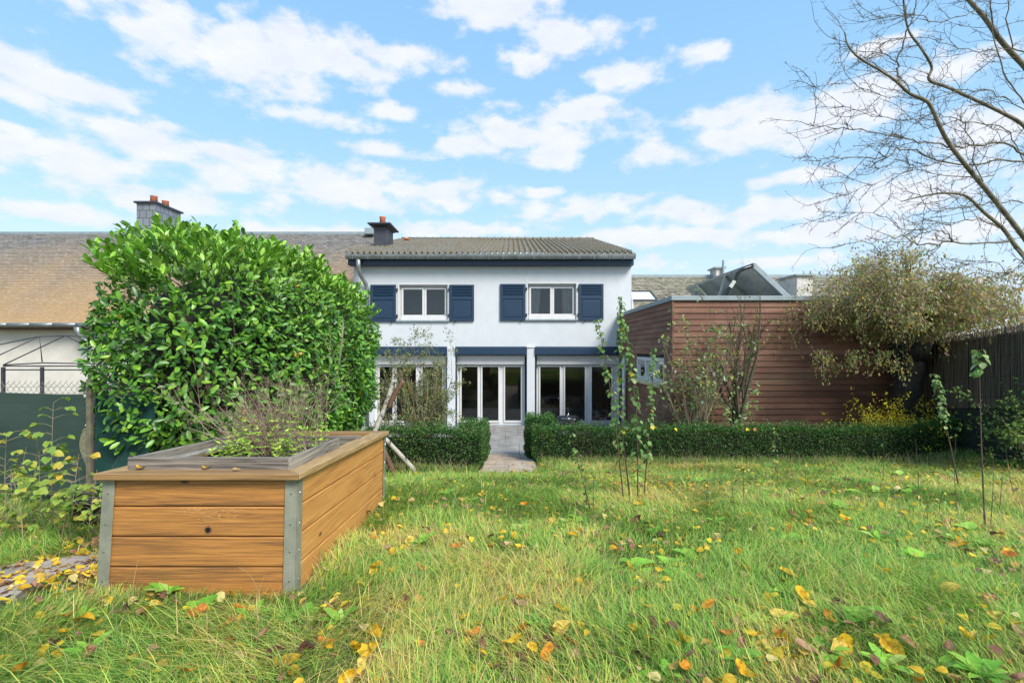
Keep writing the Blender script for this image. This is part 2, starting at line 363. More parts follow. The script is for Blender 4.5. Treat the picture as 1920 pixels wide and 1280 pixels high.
for r_ in range(2):
    for k in range(8):
        u0, v0 = -2.9 + k*.52 + .26*r_, -.30 + r_*.31; hgt = .05 + rng.uniform(-.006, .006); c0 = [(u0,v0),(u0+.512,v0),(u0+.512,v0+.30),(u0,v0+.30)]; q_ = [(-2.75+u*ca_-v*sa_, 3.42+u*sa_+v*ca_) for u, v in c0]
        if max(x for x, y in q_) > -2.56: continue
        mb.add([(x,y,z) for z in (-.05, hgt) for x, y in q_], [(0,3,2,1),(4,5,6,7),(0,1,5,4),(1,2,6,5),(2,3,7,6),(3,0,4,7)])
tag(mb.build('garden_paving', simple('weathered_slab', (.42,.36,.31), (.27,.22,.19), 5, .8, .4, 40), bevel=.006), kind='structure')

# ------------------------------------------------------------------ roofs
def local_plane(o, origin, pitch, rotz=0):
    o.matrix_parent_inverse = o.matrix_parent_inverse @ Matrix() if o.parent else Matrix()
    o.location = origin; o.rotation_euler = (pitch, 0, rotz)
def slatemat(name, cols, bw=.22, bh=.14, lich=None, grade=None):
    m, t, b = newmat(name); v = coords(t)
    br = node(t, 'ShaderNodeTexBrick'); t.links.new(v, br.inputs['Vector']); br.inputs['Scale'].default_value = 1
    br.inputs['Brick Width'].default_value = bw; br.inputs['Row Height'].default_value = bh; br.inputs['Mortar Size'].default_value = .008; br.inputs['Bias'].default_value = 0
    br.inputs['Color1'].default_value = (*cols[0], 1); br.inputs['Color2'].default_value = (*cols[1], 1); br.inputs['Mortar'].default_value = (*[x*.35 for x in cols[1]], 1)
    c = br.outputs['Color']
    n = tnoise(t, v, .9, 8, .65); c = mix(t, ramp(t, n, [(.35, (0,0,0)), (.7, (.7,.7,.7))]), c, cols[2])
    if grade:
        sep = node(t, 'ShaderNodeSeparateXYZ'); t.links.new(v, sep.inputs[0]); ma = node(t, 'ShaderNodeMath', operation='MULTIPLY_ADD')
        t.links.new(tnoise(t, coords(t, (.6, .25, 1)), 1, 6), ma.inputs[0]); ma.inputs[1].default_value = 7.0; t.links.new(sep.outputs[1], ma.inputs[2])
        g = ramp(t, ma.outputs[0], [(0, (1,1,1)), (1, (0,0,0))]); mr = node(t, 'ShaderNodeMapRange'); mr.inputs[1].default_value = grade[0]; mr.inputs[2].default_value = grade[1]
        mr.inputs[3].default_value = .85; mr.inputs[4].default_value = 0; t.links.new(ma.outputs[0], mr.inputs[0]); c = mix(t, mr.outputs[0], c, mix(t, tnoise(t, v, 9, 5), grade[2], grade[3]))
    if lich: c = mix(t, ramp(t, tnoise(t, v, 7, 5, .7), [(.58, (0,0,0)), (.66, (.8,.8,.8))]), c, lich)
    t.links.new(c, b.inputs['Base Color']); b.inputs['Roughness'].default_value = .75; bump(t, b, tnoise(t, v, 30, 4), .5, .01)
    return m
def slate_roof(name, x0, x1, y0, z0, y1, z1, m, parent, row=.14):
    Ls = math.hypot(y1 - y0, z1 - z0); n = int(Ls / row) + 1; V = []; Fq = []
    for k in range(n):
        v0 = k * row; v1 = min(v0 + row, Ls) ; c = len(V)
        V += [(0,v0,0),(x1-x0,v0,0),(x1-x0,v0,.014),(0,v0,.014),(x1-x0,v1,.0),(0,v1,.0)]; Fq += [(c,c+1,c+2,c+3),(c+3,c+2,c+4,c+5)]
    o = mesh_np(name, V, [np.array(Fq)], m, parent)
    o.matrix_basis = Matrix.Translation((x0, y0, z0)) @ Matrix.Rotation(math.atan2(z1-z0, y1-y0), 4, 'X')
    return o

# left terraced house with long slate roof
NB = empty('neighbour_house', (-14, 18.3, -1.26), 'cream house on the left with a long lichen covered brown slate roof', 'house')
SL1 = slatemat('lichen_slate', [(.27,.255,.245),(.12,.115,.115),(.20,.17,.14)], lich=(.52,.45,.28), grade=(3.8, 10.5, (.62,.38,.15), (.22,.14,.08)))
slate_roof('roof', -32, -5.76, 18.05, 2.42, 24.7, 7.05, SL1, NB)
MB().box(-32, -5.76, 24.6, 24.85, 6.98, 7.12).build('ridge', ZINCL, NB)
MB().box(-32, -5.76, 18.5, 18.7, -1.3, 2.4).build('wall', CREAM, NB)
MB().box(-32, -5.76, 18.14, 18.5, 2.2, 2.38).build('eaves_board', simple('brown_board', (.13,.07,.05), (.07,.04,.03), 8, .7), NB)
mb = MB()
for k in range(33): mb.tube([(-32 + k*.8, 17.98, 2.36), (-31.2 + k*.8, 17.98, 2.36)], .075, 10)
mb.build('gutter', ZINC, NB, smooth=True)
mb = MB(); mb.tube([(-15.15,17.98,2.28),(-15.15,17.98,2.05),(-15.0,18.05,1.85),(-14.75,18.3,1.6),(-14.62,18.38,1.3),(-14.62,18.4,-1.2)], [.13,.08,.075,.075,.08,.08], 10)
mb.build('downpipe', ZINC, NB, smooth=True)
slate_v = slatemat('hung_slate', [(.16,.175,.19),(.12,.13,.145),(.2,.215,.23)], .3, .3)
ch = MB().box(-17.34, -16.46, 23.8, 25.6, 5.5, 8.25).build('chimney', BLACK, NB)
m, t, b = newmat('chimney_slates'); g = node(t, 'ShaderNodeNewGeometry'); sp = node(t, 'ShaderNodeSeparateXYZ'); t.links.new(g.outputs['Position'], sp.inputs[0])
ad = node(t, 'ShaderNodeMath', operation='ADD'); t.links.new(sp.outputs[0], ad.inputs[0]); t.links.new(sp.outputs[1], ad.inputs[1]); cb2 = node(t, 'ShaderNodeCombineXYZ'); t.links.new(ad.outputs[0], cb2.inputs[0]); t.links.new(sp.outputs[2], cb2.inputs[1])
br = node(t, 'ShaderNodeTexBrick'); t.links.new(cb2.outputs[0], br.inputs['Vector']); br.inputs['Scale'].default_value = 1; br.inputs['Brick Width'].default_value = .3; br.inputs['Row Height'].default_value = .36; br.inputs['Mortar Size'].default_value = .014
br.inputs['Color1'].default_value = (.22,.24,.27,1); br.inputs['Color2'].default_value = (.17,.185,.21,1); br.inputs['Mortar'].default_value = (.05,.055,.06,1)
t.links.new(br.outputs['Color'], b.inputs['Base Color']); b.inputs['Roughness'].default_value = .5; ch.data.materials[0] = m
MB().box(-17.42, -16.38, 23.7, 25.7, 8.25, 8.33).build('chimney_cap', DARKMETAL, ch)
for yy in (24.1, 24.9): MB().tube([(-16.75, yy, 8.32), (-16.75, yy, 8.62), (-16.75, yy, 8.66)], [.17, .14, .17], 14).build('chimney_pot', TERRA, ch, smooth=True)
MB().box(-6.9, -6.5, 24.1, 24.5, 6.9, 7.2).build('roof_vent', ZINCL, NB, bevel=.03)
# right terraced houses behind the annex
NB2 = empty('terraced_house', (12, 24, -1.26), 'row house behind the brown annex with mossy grey slate roof and skylight', 'house')
SL2 = slatemat('mossy_slate', [(.38,.33,.27),(.09,.08,.065),(.17,.17,.09)], .2, .14, lich=(.50,.46,.38))
slate_roof('roof', 4.6, 18.5, 21.2, 1.7, 26, 5.2, SL2, NB2)
MB().box(4.6, 18.5, 25.9, 26.2, 5.12, 5.26).build('ridge', ZINCL, NB2)
MB().box(4.6, 18.5, 21.4, 21.6, -1.3, 1.75).build('wall', CREAM, NB2)
p0, p1 = P(1170, 545, 23.6), P(1228, 530, 24.6)
def onroof(px, d): return Vector(((px - 960) / F * d, d, 1.7 + (d - 21.2) * 3.5 / 4.8 + .05))
sk = MB(); a, b_, c_, d_ = onroof(1172, 24.0), onroof(1232, 24.0), onroof(1219, 24.65), onroof(1172, 24.65)
for q, w in ((a, b_), (b_, c_), (c_, d_), (d_, a)): sk.bar(q, w, .07, .09)
so_ = sk.build('skylight', DARKMETAL, NB2)
SKYGL = simple('skylight_glass', (.75,.8,.85), (.7,.75,.8), 3, .05, 0)
MB().quad(a, b_, c_, d_).build('pane', SKYGL, so_)
def chim(x0p, x1p, ytop, d, dd, parent, zb, m):
    a = P(x0p, ytop, d); bq = P(x1p, ytop, d); o = MB().box(a.x, bq.x, d, d + dd, zb, a.z).build('chimney', m, parent)
    MB().box(a.x - .1, bq.x + .1, d - .1, d + dd + .1, a.z, a.z + .07).build('chimney_cap', ZINCL, o); return o, a.z
PLASTER = simple('weathered_plaster', (.66,.63,.58), (.42,.39,.35), 2.5, .9, .2)
c1, zt = chim(1343, 1357, 503, 25.4, .8, NB2, 4, PLASTER)
MB().tube([P(1356, 515, 25.3), P(1356, 488, 25.3)], .06, 8).build('flue_pipe', ZINCL, c1)
chim(1494, 1524, 517, 23.0, 1.6, NB2, 2.5, PLASTER)

# ------------------------------------------------------------------ main house
D0 = 18.3; K = D0 / F
def hx(px, d=D0): return (px - 960) * d / F
def hz(py, d=D0): return CAMZ - (py - HY) * d / F
HOUSE = empty('house', (-.6, D0, -1.26), 'white rendered house with navy shutters, navy eaves and grey pantile roof', 'house')
WX0, WX1 = hx(664), hx(1184); ZB = -1.26; ZT = hz(484)
ups = [(hx(747), hx(841), hz(600), hz(534)), (hx(988), hx(1082), hz(598), hz(532))]
downs = [(hx(700), hx(838.5), ZB, hz(667)), (hx(854.5), hx(987.5), ZB, hz(667)), (hx(1003), hx(1163), ZB, hz(667))]
def wall_holes(mb, x0, x1, z0, z1, y, holes, depth, back=True):
    X = sorted({x0, x1, *[h[0] for h in holes], *[h[1] for h in holes]}); Z = sorted({z0, z1, *[h[2] for h in holes], *[h[3] for h in holes]})
    for i in range(len(X)-1):
        for j in range(len(Z)-1):
            cx, cz = (X[i]+X[i+1])/2, (Z[j]+Z[j+1])/2
            if any(h[0] < cx < h[1] and h[2] < cz < h[3] for h in holes): continue
            mb.quad((X[i],y,Z[j]), (X[i+1],y,Z[j]), (X[i+1],y,Z[j+1]), (X[i],y,Z[j+1]))
    for (a, b, c, d) in holes:
        q = y + depth
        mb.quad((a,y,c),(a,q,c),(a,q,d),(a,y,d)); mb.quad((b,q,c),(b,y,c),(b,y,d),(b,q,d)); mb.quad((a,y,d),(a,q,d),(b,q,d),(b,y,d)); mb.quad((a,q,c),(a,y,c),(b,y,c),(b,q,c))
mb = MB(); wall_holes(mb, WX0, WX1, ZB, ZT, D0, ups + downs, .3)
mb.quad((WX1,D0,ZB),(WX1,D0+9,ZB),(WX1,D0+9,ZT+2.2),(WX1,D0,ZT)); mb.quad((WX0,D0,ZB),(WX0,D0,ZT),(WX0,D0+9,ZT+2.2),(WX0,D0+9,ZB))
mb.build('wall', STUCCO, HOUSE)
# dark rooms behind the openings
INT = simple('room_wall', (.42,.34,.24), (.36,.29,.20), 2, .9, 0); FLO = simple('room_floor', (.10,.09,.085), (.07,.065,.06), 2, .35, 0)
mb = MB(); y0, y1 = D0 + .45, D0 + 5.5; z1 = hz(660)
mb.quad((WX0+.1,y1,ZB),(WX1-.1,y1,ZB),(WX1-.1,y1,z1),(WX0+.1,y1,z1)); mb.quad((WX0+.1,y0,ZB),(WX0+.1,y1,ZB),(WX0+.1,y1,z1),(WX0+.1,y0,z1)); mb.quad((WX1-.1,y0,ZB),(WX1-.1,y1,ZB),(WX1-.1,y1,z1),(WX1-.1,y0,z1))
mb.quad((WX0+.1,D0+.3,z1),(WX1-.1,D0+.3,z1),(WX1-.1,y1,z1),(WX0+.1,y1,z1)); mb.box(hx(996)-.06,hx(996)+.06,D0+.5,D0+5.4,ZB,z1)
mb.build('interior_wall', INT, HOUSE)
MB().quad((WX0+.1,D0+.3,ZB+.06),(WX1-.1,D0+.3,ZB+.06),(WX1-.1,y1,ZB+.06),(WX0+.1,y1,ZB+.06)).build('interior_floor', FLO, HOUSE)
# eaves board, gutter
MB().box(hx(652,18.0), hx(1188.5,18.0), 18.0, 18.33, hz(497,18.0), hz(482,18.0)).build('eaves_board', BLUE, HOUSE, bevel=.01)
mb = MB(); gx0, gx1 = -5.75, 4.27; gz_ = hz(481, 17.8); prof = [(-.02,.085),(-.11,.085),(-.12,.07),(-.11,0),(-.08,-.06),(-.02,-.085),(.05,-.07),(.08,-.02),(.09,.08)]
n = len(prof); vs = [(x, 17.85 + a, gz_ + b_) for x in (gx0, gx1) for a, b_ in prof]; mb.add(vs, [(k,k+1,n+k+1,n+k) for k in range(n-1)] + [tuple(range(n))[::-1], tuple(n+k for k in range(n))])
for k in range(19):
    x = gx0 + .25 + k * .52; mb.box(x, x + .018, 17.725, 17.95, gz_ - .09, gz_ + .092)
mb.build('gutter', ZINC, HOUSE)
mb = MB(); mb.tube([(-5.33,17.87,gz_-.05),(-5.33,17.88,gz_-.35),(-5.28,17.98,gz_-.62),(-5.15,18.14,gz_-.9),(-5.12,18.2,gz_-1.1),(-5.12,18.22,-1.2)], [.09,.075,.07,.07,.07,.07], 12)
for z in (3.2, 1.4, 0): mb.tube([(-5.12,18.22,z),(-5.12,18.22,z+.05)], .082, 12)
mb.build('downpipe', ZINC, HOUSE, smooth=True)
# pantile roof as relief
m, t, b = newmat('pantile'); v = coords(t); n1_ = tnoise(t, v, 1.6, 8, .7); n2_ = tnoise(t, v, 14, 4)
c = mix(t, n2_, (.06,.056,.05), (.31,.295,.27)); c = mix(t, ramp(t, n1_, [(.42,(0,0,0)),(.62,(.75,.75,.75))]), c, (.15,.125,.06)); c = mix(t, ramp(t, tnoise(t, v, 5, 6, .7), [(.60,(0,0,0)),(.66,(.8,.8,.8))]), c, (.14,.15,.04))
t.links.new(c, b.inputs['Base Color']); b.inputs['Roughness'].default_value = .85; bump(t, b, n2_, .4, .01)
Ly = 9.0; Lz = 2.38; Ls = math.hypot(Ly, Lz); ncol = 50; cw = 9.98 / ncol; prow = .36; nr_ = int(Ls / prow)
px_ = np.array([0,.08,.15,.22,.3,.38,.46,.6,.8]); ph = np.array([.0,.055,.09,.10,.09,.055,.0,-.012,-.012])
xs_ = np.concatenate([(k + px_) * cw for k in range(ncol)] + [[ncol * cw]]); hs_ = np.concatenate([ph] * ncol + [[0]]); V = []; Fq = []; nxx = len(xs_)
for r_ in range(nr_):
    v0 = r_ * prow; v1 = v0 + prow + .02
    for vv, dz in ((v0, -.01), (v0, .075), (v1, .004)):
        jit = .0; V += [(x, vv, h + dz) for x, h in zip(xs_, hs_)]
    for s_ in (0, 1):
        base = (r_ * 3 + s_) * nxx; Fq += [(base+k, base+k+1, base+nxx+k+1, base+nxx+k) for k in range(nxx - 1)]
ro = mesh_np('roof', V, [np.array(Fq)], m, HOUSE); ro.matrix_basis = Matrix.Translation((-5.73, 17.74, 4.76)) @ Matrix.Rotation(math.atan2(Lz, Ly), 4, 'X')
mb = MB(); mb.tube([(-5.73, 26.75, 7.22), (4.25, 26.75, 7.22)], .1, 8)
for k in range(25): mb.tube([(-5.73+k*.4, 26.75, 7.22), (-5.66+k*.4, 26.75, 7.22)], .125, 8)
mb.build('ridge_tiles', m, HOUSE, smooth=True)
for xa_, xb_ in ((-5.70,-5.66),(4.19,4.225)): MB().box(xa_, xb_, 18.0, 26.7, 0, .2).build('verge_board', BLUE, HOUSE, fn=lambda v: (v[0], v[1], v[2] + 4.58 + (v[1] - 17.8) * Lz / Ly))
ch = MB().box(-5.47, -4.96, 20.4, 21.5, 4.7, 6.34).build('chimney', DARKMETAL, HOUSE, bevel=.01)
mb = MB(); mb.box(-5.66, -4.77, 20.15, 21.75, 6.42, 6.47); mb.add([(-5.47,20.4,6.34),(-4.96,20.4,6.34),(-4.96,21.5,6.34),(-5.47,21.5,6.34),(-5.62,20.2,6.42),(-4.81,20.2,6.42),(-4.81,21.7,6.42),(-5.62,21.7,6.42)], [(0,1,5,4),(1,2,6,5),(2,3,7,6),(3,0,4,7)])
mb.build('chimney_cap', DARKMETAL, ch)
MB().tube([(-5.2,20.7,6.46),(-5.2,20.7,6.74),(-5.2,20.7,6.78),(-5.2,20.7,6.82)], [.13,.11,.13,.13], 14).build('chimney_pot', TERRA, ch, smooth=True)
MB().tube([(-5.05,21.1,6.46),(-5.05,21.1,6.62),(-5.05,21.1,6.66)], [.14,.12,.14], 14).build('chimney_pot', TERRA, ch, smooth=True)
q = P(762, 452, 24.0); MB().tube([(q.x,24,6.35),(q.x,24,6.62)], .07, 10).tube([(q.x,24,6.6),(q.x,24,6.66),(q.x,24,6.72)], [.12,.13,.03], 12).build('roof_vent', TERRA, HOUSE, smooth=True)
# glass
def glass(name, tint, refl=1.0):
    m = bpy.data.materials.new(name); m.use_nodes = True; t = m.node_tree; t.nodes.clear()
    tr = node(t, 'ShaderNodeBsdfTransparent'); tr.inputs[0].default_value = (*tint, 1); gl = node(t, 'ShaderNodeBsdfGlossy'); gl.inputs['Roughness'].default_value = .01; gl.inputs[0].default_value = (.9,.93,.95,1)
    fr = node(t, 'ShaderNodeFresnel'); fr.inputs[0].default_value = 1.75 * refl; ms = node(t, 'ShaderNodeMixShader'); o = node(t, 'ShaderNodeOutputMaterial')
    t.links.new(fr.outputs[0], ms.inputs[0]); t.links.new(tr.outputs[0], ms.inputs[1]); t.links.new(gl.outputs[0], ms.inputs[2]); t.links.new(ms.outputs[0], o.inputs[0]); return m
GLASS = glass('window_glass', (.72,.74,.74)); 
NET = simple('insect_screen', (.17,.17,.17), (.14,.14,.14), 30, .6, 0); CURT = simple('curtain', (.70,.72,.70), (.6,.62,.6), 10, .9, .3, 20, stretch=(8,8,.3))
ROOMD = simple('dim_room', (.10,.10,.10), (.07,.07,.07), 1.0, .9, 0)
for wi, (a, b_, c_, d_) in enumerate(ups):
    yw = D0 + .12; mb = MB(); f = .06
    mb.box(a, b_, yw, yw+.09, d_-f, d_); mb.box(a, b_, yw, yw+.09, c_, c_+.10); mb.box(a, a+f, yw, yw+.09, c_+.10, d_-f); mb.box(b_-f, b_, yw, yw+.09, c_+.10, d_-f)
    win = mb.build('window', WHITEF, HOUSE, bevel=.006)
    mid = (a + b_) / 2
    for (s0, s1) in ((a+f+.02, mid+.01), (mid+.015, b_-f-.02)):
        mb = MB(); z0, z1 = c_+.12, d_-f-.02; g = .07; yy = yw - .02 + (0.012 if s0 > a + f + .1 else 0)
        mb.box(s0, s1, yy, yy+.07, z1-g, z1); mb.box(s0, s1, yy, yy+.07, z0, z0+g); mb.box(s0, s0+g, yy, yy+.07, z0+g, z1-g); mb.box(s1-g, s1, yy, yy+.07, z0+g, z1-g)
        mb.build('sash', WHITEF, win, bevel=.006)
        MB().quad((s0+g,yy+.04,z0+g),(s1-g,yy+.04,z0+g),(s1-g,yy+.04,z1-g),(s0+g,yy+.04,z1-g)).build('pane', GLASS, win)
    mb = MB(); mb.quad((a-.2,yw+1.6,c_-.1),(b_+.2,yw+1.6,c_-.1),(b_+.2,yw+1.6,d_+.1),(a-.2,yw+1.6,d_+.1))
    for xx in (a-.2, b_+.2): mb.quad((xx,yw+.2,c_-.1),(xx,yw+1.6,c_-.1),(xx,yw+1.6,d_+.1),(xx,yw+.2,d_+.1))
    mb.quad((a-.2,yw+.2,c_-.1),(b_+.2,yw+.2,c_-.1),(b_+.2,yw+1.6,c_-.1),(a-.2,yw+1.6,c_-.1)); mb.quad((a-.2,yw+.2,d_+.1),(b_+.2,yw+.2,d_+.1),(b_+.2,yw+1.6,d_+.1),(a-.2,yw+1.6,d_+.1))
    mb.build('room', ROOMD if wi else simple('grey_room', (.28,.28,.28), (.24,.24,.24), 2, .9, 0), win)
    if wi:
        for (s0, s1) in ((a+.1, a+.42), (b_-.48, b_-.1)):
            mb = MB(); n = 24
            for k in range(n):
                x = s0 + (s1-s0)*k/n; x2 = s0 + (s1-s0)*(k+1)/n; y = yw+.2+.025*math.sin(k*1.7); y2 = yw+.2+.025*math.sin((k+1)*1.7)
                mb.quad((x,y,c_),(x2,y2,c_),(x2 + (.1 if s0 < mid else -.02),y2,d_),(x + (.1 if s0 < mid else -.02),y,d_))
            mb.build('curtain', CURT, win)
    # folded roller screen rail and sill
    MB().box(a+f, b_-f, D0+.02, D0+.07, c_+.0, c_+.13).build('sill_rail', WHITEF, win, bevel=.01)
    MB().box(a-.06, b_+.03, D0-.08, D0+.12, c_-.06, c_-.003).build('sill', ZINCL, win, bevel=.008)
    MB().box(a-.02, b_+.02, D0-.02, D0+.05, d_-.0, d_+.035).box(a-.03, a+.035, D0-.02, D0+.05, c_, d_).box(b_-.035, b_+.03, D0-.02, D0+.05, c_, d_).build('reveal_trim', WHITEF, win, bevel=.008)
def shutter(x0, x1, z0, z1, side):
    y = D0 - .07; mb = MB(); g = .085; zs = z1 - (z1-z0)*.345
    mb.box(x0, x1, y, y+.045, z1-g*.8, z1); mb.box(x0, x1, y, y+.045, z0, z0+g); mb.box(x0, x1, y, y+.045, zs-g, zs)
    mb.box(x0, x0+g, y, y+.045, z0+g, zs-g); mb.box(x1-g, x1, y, y+.045, z0+g, zs-g); mb.box(x0, x0+g, y, y+.045, zs, z1-g*.8); mb.box(x1-g, x1, y, y+.045, zs, z1-g*.8)
    s = mb.build('shutter', BLUE, HOUSE, bevel=.005)
    lv = MB(); n = 7; h = (z1-g*.8-zs)/n
    for k in range(n):
        z = zs + k*h; lv.add([(x0+g,y+.004,z),(x1-g,y+.004,z),(x1-g,y+.04,z+h*.75),(x0+g,y+.04,z+h*.75),(x0+g,y+.004,z+.012),(x1-g,y+.004,z+.012),(x1-g,y+.04,z+h*.75+.012),(x0+g,y+.04,z+h*.75+.012)], [(0,1,2,3),(4,7,6,5),(0,4,5,1),(3,2,6,7)])
    lv.box(x0+g, x1-g, y+.042, y+.046, zs, z1-g*.8); lv.build('louvres', BLUE, s)
    pn = MB(); pn.box(x0+g, x1-g, y+.022, y+.04, z0+g, zs-g); pn.box(x0+g+.05, x1-g-.05, y+.008, y+.024, z0+g+.05, zs-g-.05); pn.build('lower_panel', BLUE, s, bevel=.012)
    hx_ = x0 - .015 if side > 0 else x1 + .015
    for z in (z0+.16, z1-.22): MB().box(min(hx_, hx_ - side*.03), max(hx_, hx_ - side*.03) + .02, y-.005, y+.07, z, z+.09).build('hinge', BLACK, s)
    kx = x1-.15 if side < 0 else x0+.2
    MB().box(kx-.012, kx+.012, y-.02, y+.05, z0-.05, z0+.02).build('catch', BLACK, s)
shutter(hx(695.5), hx(743), hz(603), hz(534), -1); shutter(hx(843), hx(889), hz(602), hz(534), 1)
shutter(hx(938), hx(985), hz(601), hz(532.5), -1); shutter(hx(1085), hx(1131), hz(601), hz(532.5), 1)
# awning cassettes, guide rails
for (a, b_) in ((hx(690), hx(838.5)), (hx(854.5), hx(987.5)), (hx(1003), hx(1163))):
    MB().box(a, b_, D0-.14, D0+.1, hz(666), hz(649.5)).box(a, b_, D0-.17, D0-.14, hz(664.5), hz(651)).build('awning_box', BLUE, HOUSE, bevel=.012)
for px in (838, 855, 987, 1003.5, 1162): MB().box(hx(px)-.022, hx(px)+.022, D0-.025, D0+.03, ZB, hz(667)).build('guide_rail', BLUE, HOUSE)
MB().box(hx(987.8), hx(1002.5), D0-.1, D0, ZB, hz(652)).box(hx(987.3), hx(1003), D0-.13, D0, hz(651.8), hz(649.5)).build('pillar', STUCCO, HOUSE, bevel=.008)
MB().box(hx(839), hx(854), D0-.1, D0, ZB, hz(652)).build('pillar', STUCCO, HOUSE, bevel=.008)
d2 = D0 + .22
def doorset(x0p, x1p, panes, merge):
    x0, x1 = hx(x0p, d2), hx(x1p, d2); zt, zb = hz(683, d2), ZB + .06; pt, pb = hz(687.5, d2), hz(788, d2)
    ps = [(hx(a, d2), hx(b, d2)) for a, b in panes]
    mb = MB(); mb.box(x0, x1, d2+.02, d2+.09, pt+.0, zt); mb.box(x0, x1, d2+.02, d2+.09, zb, pb)
    xs = [x0] + [v for p in ps for v in p] + [x1]
    for i in range(0, len(xs), 2): mb.box(xs[i], xs[i+1], d2+.02, d2+.09, pb, pt)
    o = mb.build('patio_door', WHITEF, HOUSE, bevel=.004)
    for a, b in ps:
        s = MB(); f = .055
        s.box(a-f, b+f, d2-.02, d2+.018, pt, pt+f); s.box(a-f, b+f, d2-.02, d2+.018, pb-f*1.2, pb); s.box(a-f, a, d2-.02, d2+.018, pb, pt); s.box(b, b+f, d2-.02, d2+.018, pb, pt)
        s.build('sash', WHITEF, o, bevel=.006); MB().quad((a,d2+.0,pb),(b,d2+.0,pb),(b,d2+.0,pt),(a,d2+.0,pt)).build('pane', GLASS, o)
    MB().box(x0, x1, D0+.1, d2+.02, zt+.005, hz(667)-.003).build('shutter_box', WHITEF, o, bevel=.01)
    MB().box(x0, x1, D0-.03, d2+.05, ZB-.02, zb).build('threshold', ZINCL, o)
    return o
doorset(703, 838, [(712,736),(744,780),(792.5,829)], 0)
doorset(857, 984, [(865.5,895.5),(904.5,934.5),(947,976.5)], 0)
doorset(1006, 1161, [(1013,1049.5),(1059.5,1096.5),(1109.5,1146)], 0)
# things seen dimly through the doors
SOFA = simple('dark_fabric', (.035,.035,.04), (.025,.025,.03), 12, .9, .2); WOODT = simple('dark_wood', (.06,.04,.025), (.035,.022,.015), 8, .4, 0)
s = empty('sofa', (-1.3, 19.6, -1.2), 'dark grey sofa seen through the middle patio door', 'sofa')
MB().box(-2.3,-.7,19.6,20.5,-1.15,-.78).build('seat', SOFA, s, bevel=.05); MB().box(-2.3,-.7,19.42,19.62,-1.15,-.42).build('backrest', SOFA, s, bevel=.05)
for x in (-2.5,-.7): MB().box(x,x+.2,19.45,20.5,-1.15,-.6).build('armrest', SOFA, s, bevel=.05)
s = empty('dining_table', (2.2, 20.3, -1.2), 'dark dining table behind the right patio door', 'table')
MB().box(1.5,2.9,19.9,20.7,-.5,-.45).build('tabletop', WOODT, s, bevel=.01)
for x in (1.55,2.8):
    for y in (19.95,20.6): MB().box(x,x+.06,y,y+.06,-1.2,-.5).build('leg', WOODT, s)
for i_, x in enumerate((1.25, 2.35)):
    s = empty('dining_chair', (x, 19.5, -1.2), ['dark chair left of the table inside the right patio door', 'dark chair right of the table inside the right patio door'][i_], 'chair', 'chairs at the dining table')
    MB().box(x-.2,x+.2,19.35,19.8,-.77,-.72).build('seat', WOODT, s, bevel=.01); MB().box(x-.2,x+.2,19.33,19.37,-.7,-.25).build('backrest', WOODT, s, bevel=.02)
    for a in (-.18,.15):
        for y in (19.36,19.75): MB().box(x+a,x+a+.03,y,y+.03,-1.2,-.77).build('leg', WOODT, s)
pc = MB().box(1.35,2.1,23.66,23.72,.35,.95).build('picture', simple('green_print', (.06,.12,.05), (.12,.16,.08), 6, .6, 0)); tag(pc, 'green framed picture on the room wall behind the right patio door', 'picture')
pt_ = empty('potted_plant', (3.3, 18.95, -1.2), 'pale green pot plant on the floor inside the right patio door', 'plant')
MB().tube([(3.3,18.95,-1.2),(3.3,18.95,-.98)], [.1,.13], 12).build('pot', simple('grey_pot', (.2,.2,.2), (.15,.15,.15), 5, .6, 0), pt_)
n = 60; a = rdir(n); a[:, 2] = np.abs(a[:, 2]) + .4
leaves('foliage', np.tile([[3.3,18.95,-.97]], (n,1)), a, rdir(n)+np.array([0,0,1]), rng.uniform(.2,.42,n), pick([(.12,.2,.1),(.3,.36,.25)], [2,1], n), LEAF, template('leaf'), pt_)

# ------------------------------------------------------------------ timber annex
AX, AN = 3.845, 12.26; ZA = 2.655; AXR = 9.42
ANX = empty('timber_annex', (AX, AN, -1.3), 'flat roofed annex clad in reddish brown lapped boards with grey metal edge', 'building')
m, t, b = newmat('brown_cladding'); v = coords(t, (1, 1, 7.1)); oi = coords(t, (.5,.5,3)); fine = tnoise(t, coords(t, (3,3,120)), 1, 4)
sep = node(t, 'ShaderNodeSeparateXYZ'); t.links.new(coords(t), sep.inputs[0])
c = ramp(t, tnoise(t, v, .55, 6, .65), [(.3, (.20,.092,.055)), (.5, (.27,.135,.085)), (.7, (.40,.25,.175))])
c = mix(t, ramp(t, tnoise(t, coords(t, (.4,.4,1.6)), 1, 6), [(.55,(0,0,0)),(.75,(.5,.5,.5))]), c, (.16,.14,.06)); c = mix(t, ramp(t, fine, [(.62,(0,0,0)),(.75,(.35,.35,.35))]), c, (.36,.24,.18))
g = node(t, 'ShaderNodeSeparateXYZ'); t.links.new(coords(t), g.inputs[0]); ad = node(t, 'ShaderNodeMath', operation='ADD'); t.links.new(g.outputs[0], ad.inputs[0]); t.links.new(g.outputs[1], ad.inputs[1])
zz_ = node(t, 'ShaderNodeMath', operation='ADD'); t.links.new(g.outputs[2], zz_.inputs[0]); zz_.inputs[1].default_value = -2.655 + .1415*40; cbx = node(t, 'ShaderNodeCombineXYZ'); t.links.new(ad.outputs[0], cbx.inputs[0]); t.links.new(zz_.outputs[0], cbx.inputs[1])
br = node(t, 'ShaderNodeTexBrick'); t.links.new(cbx.outputs[0], br.inputs['Vector']); br.inputs['Scale'].default_value = 1; br.inputs['Brick Width'].default_value = 2.9; br.inputs['Row Height'].default_value = .1415; br.inputs['Mortar Size'].default_value = .003; br.offset = .37; br.squash = 1
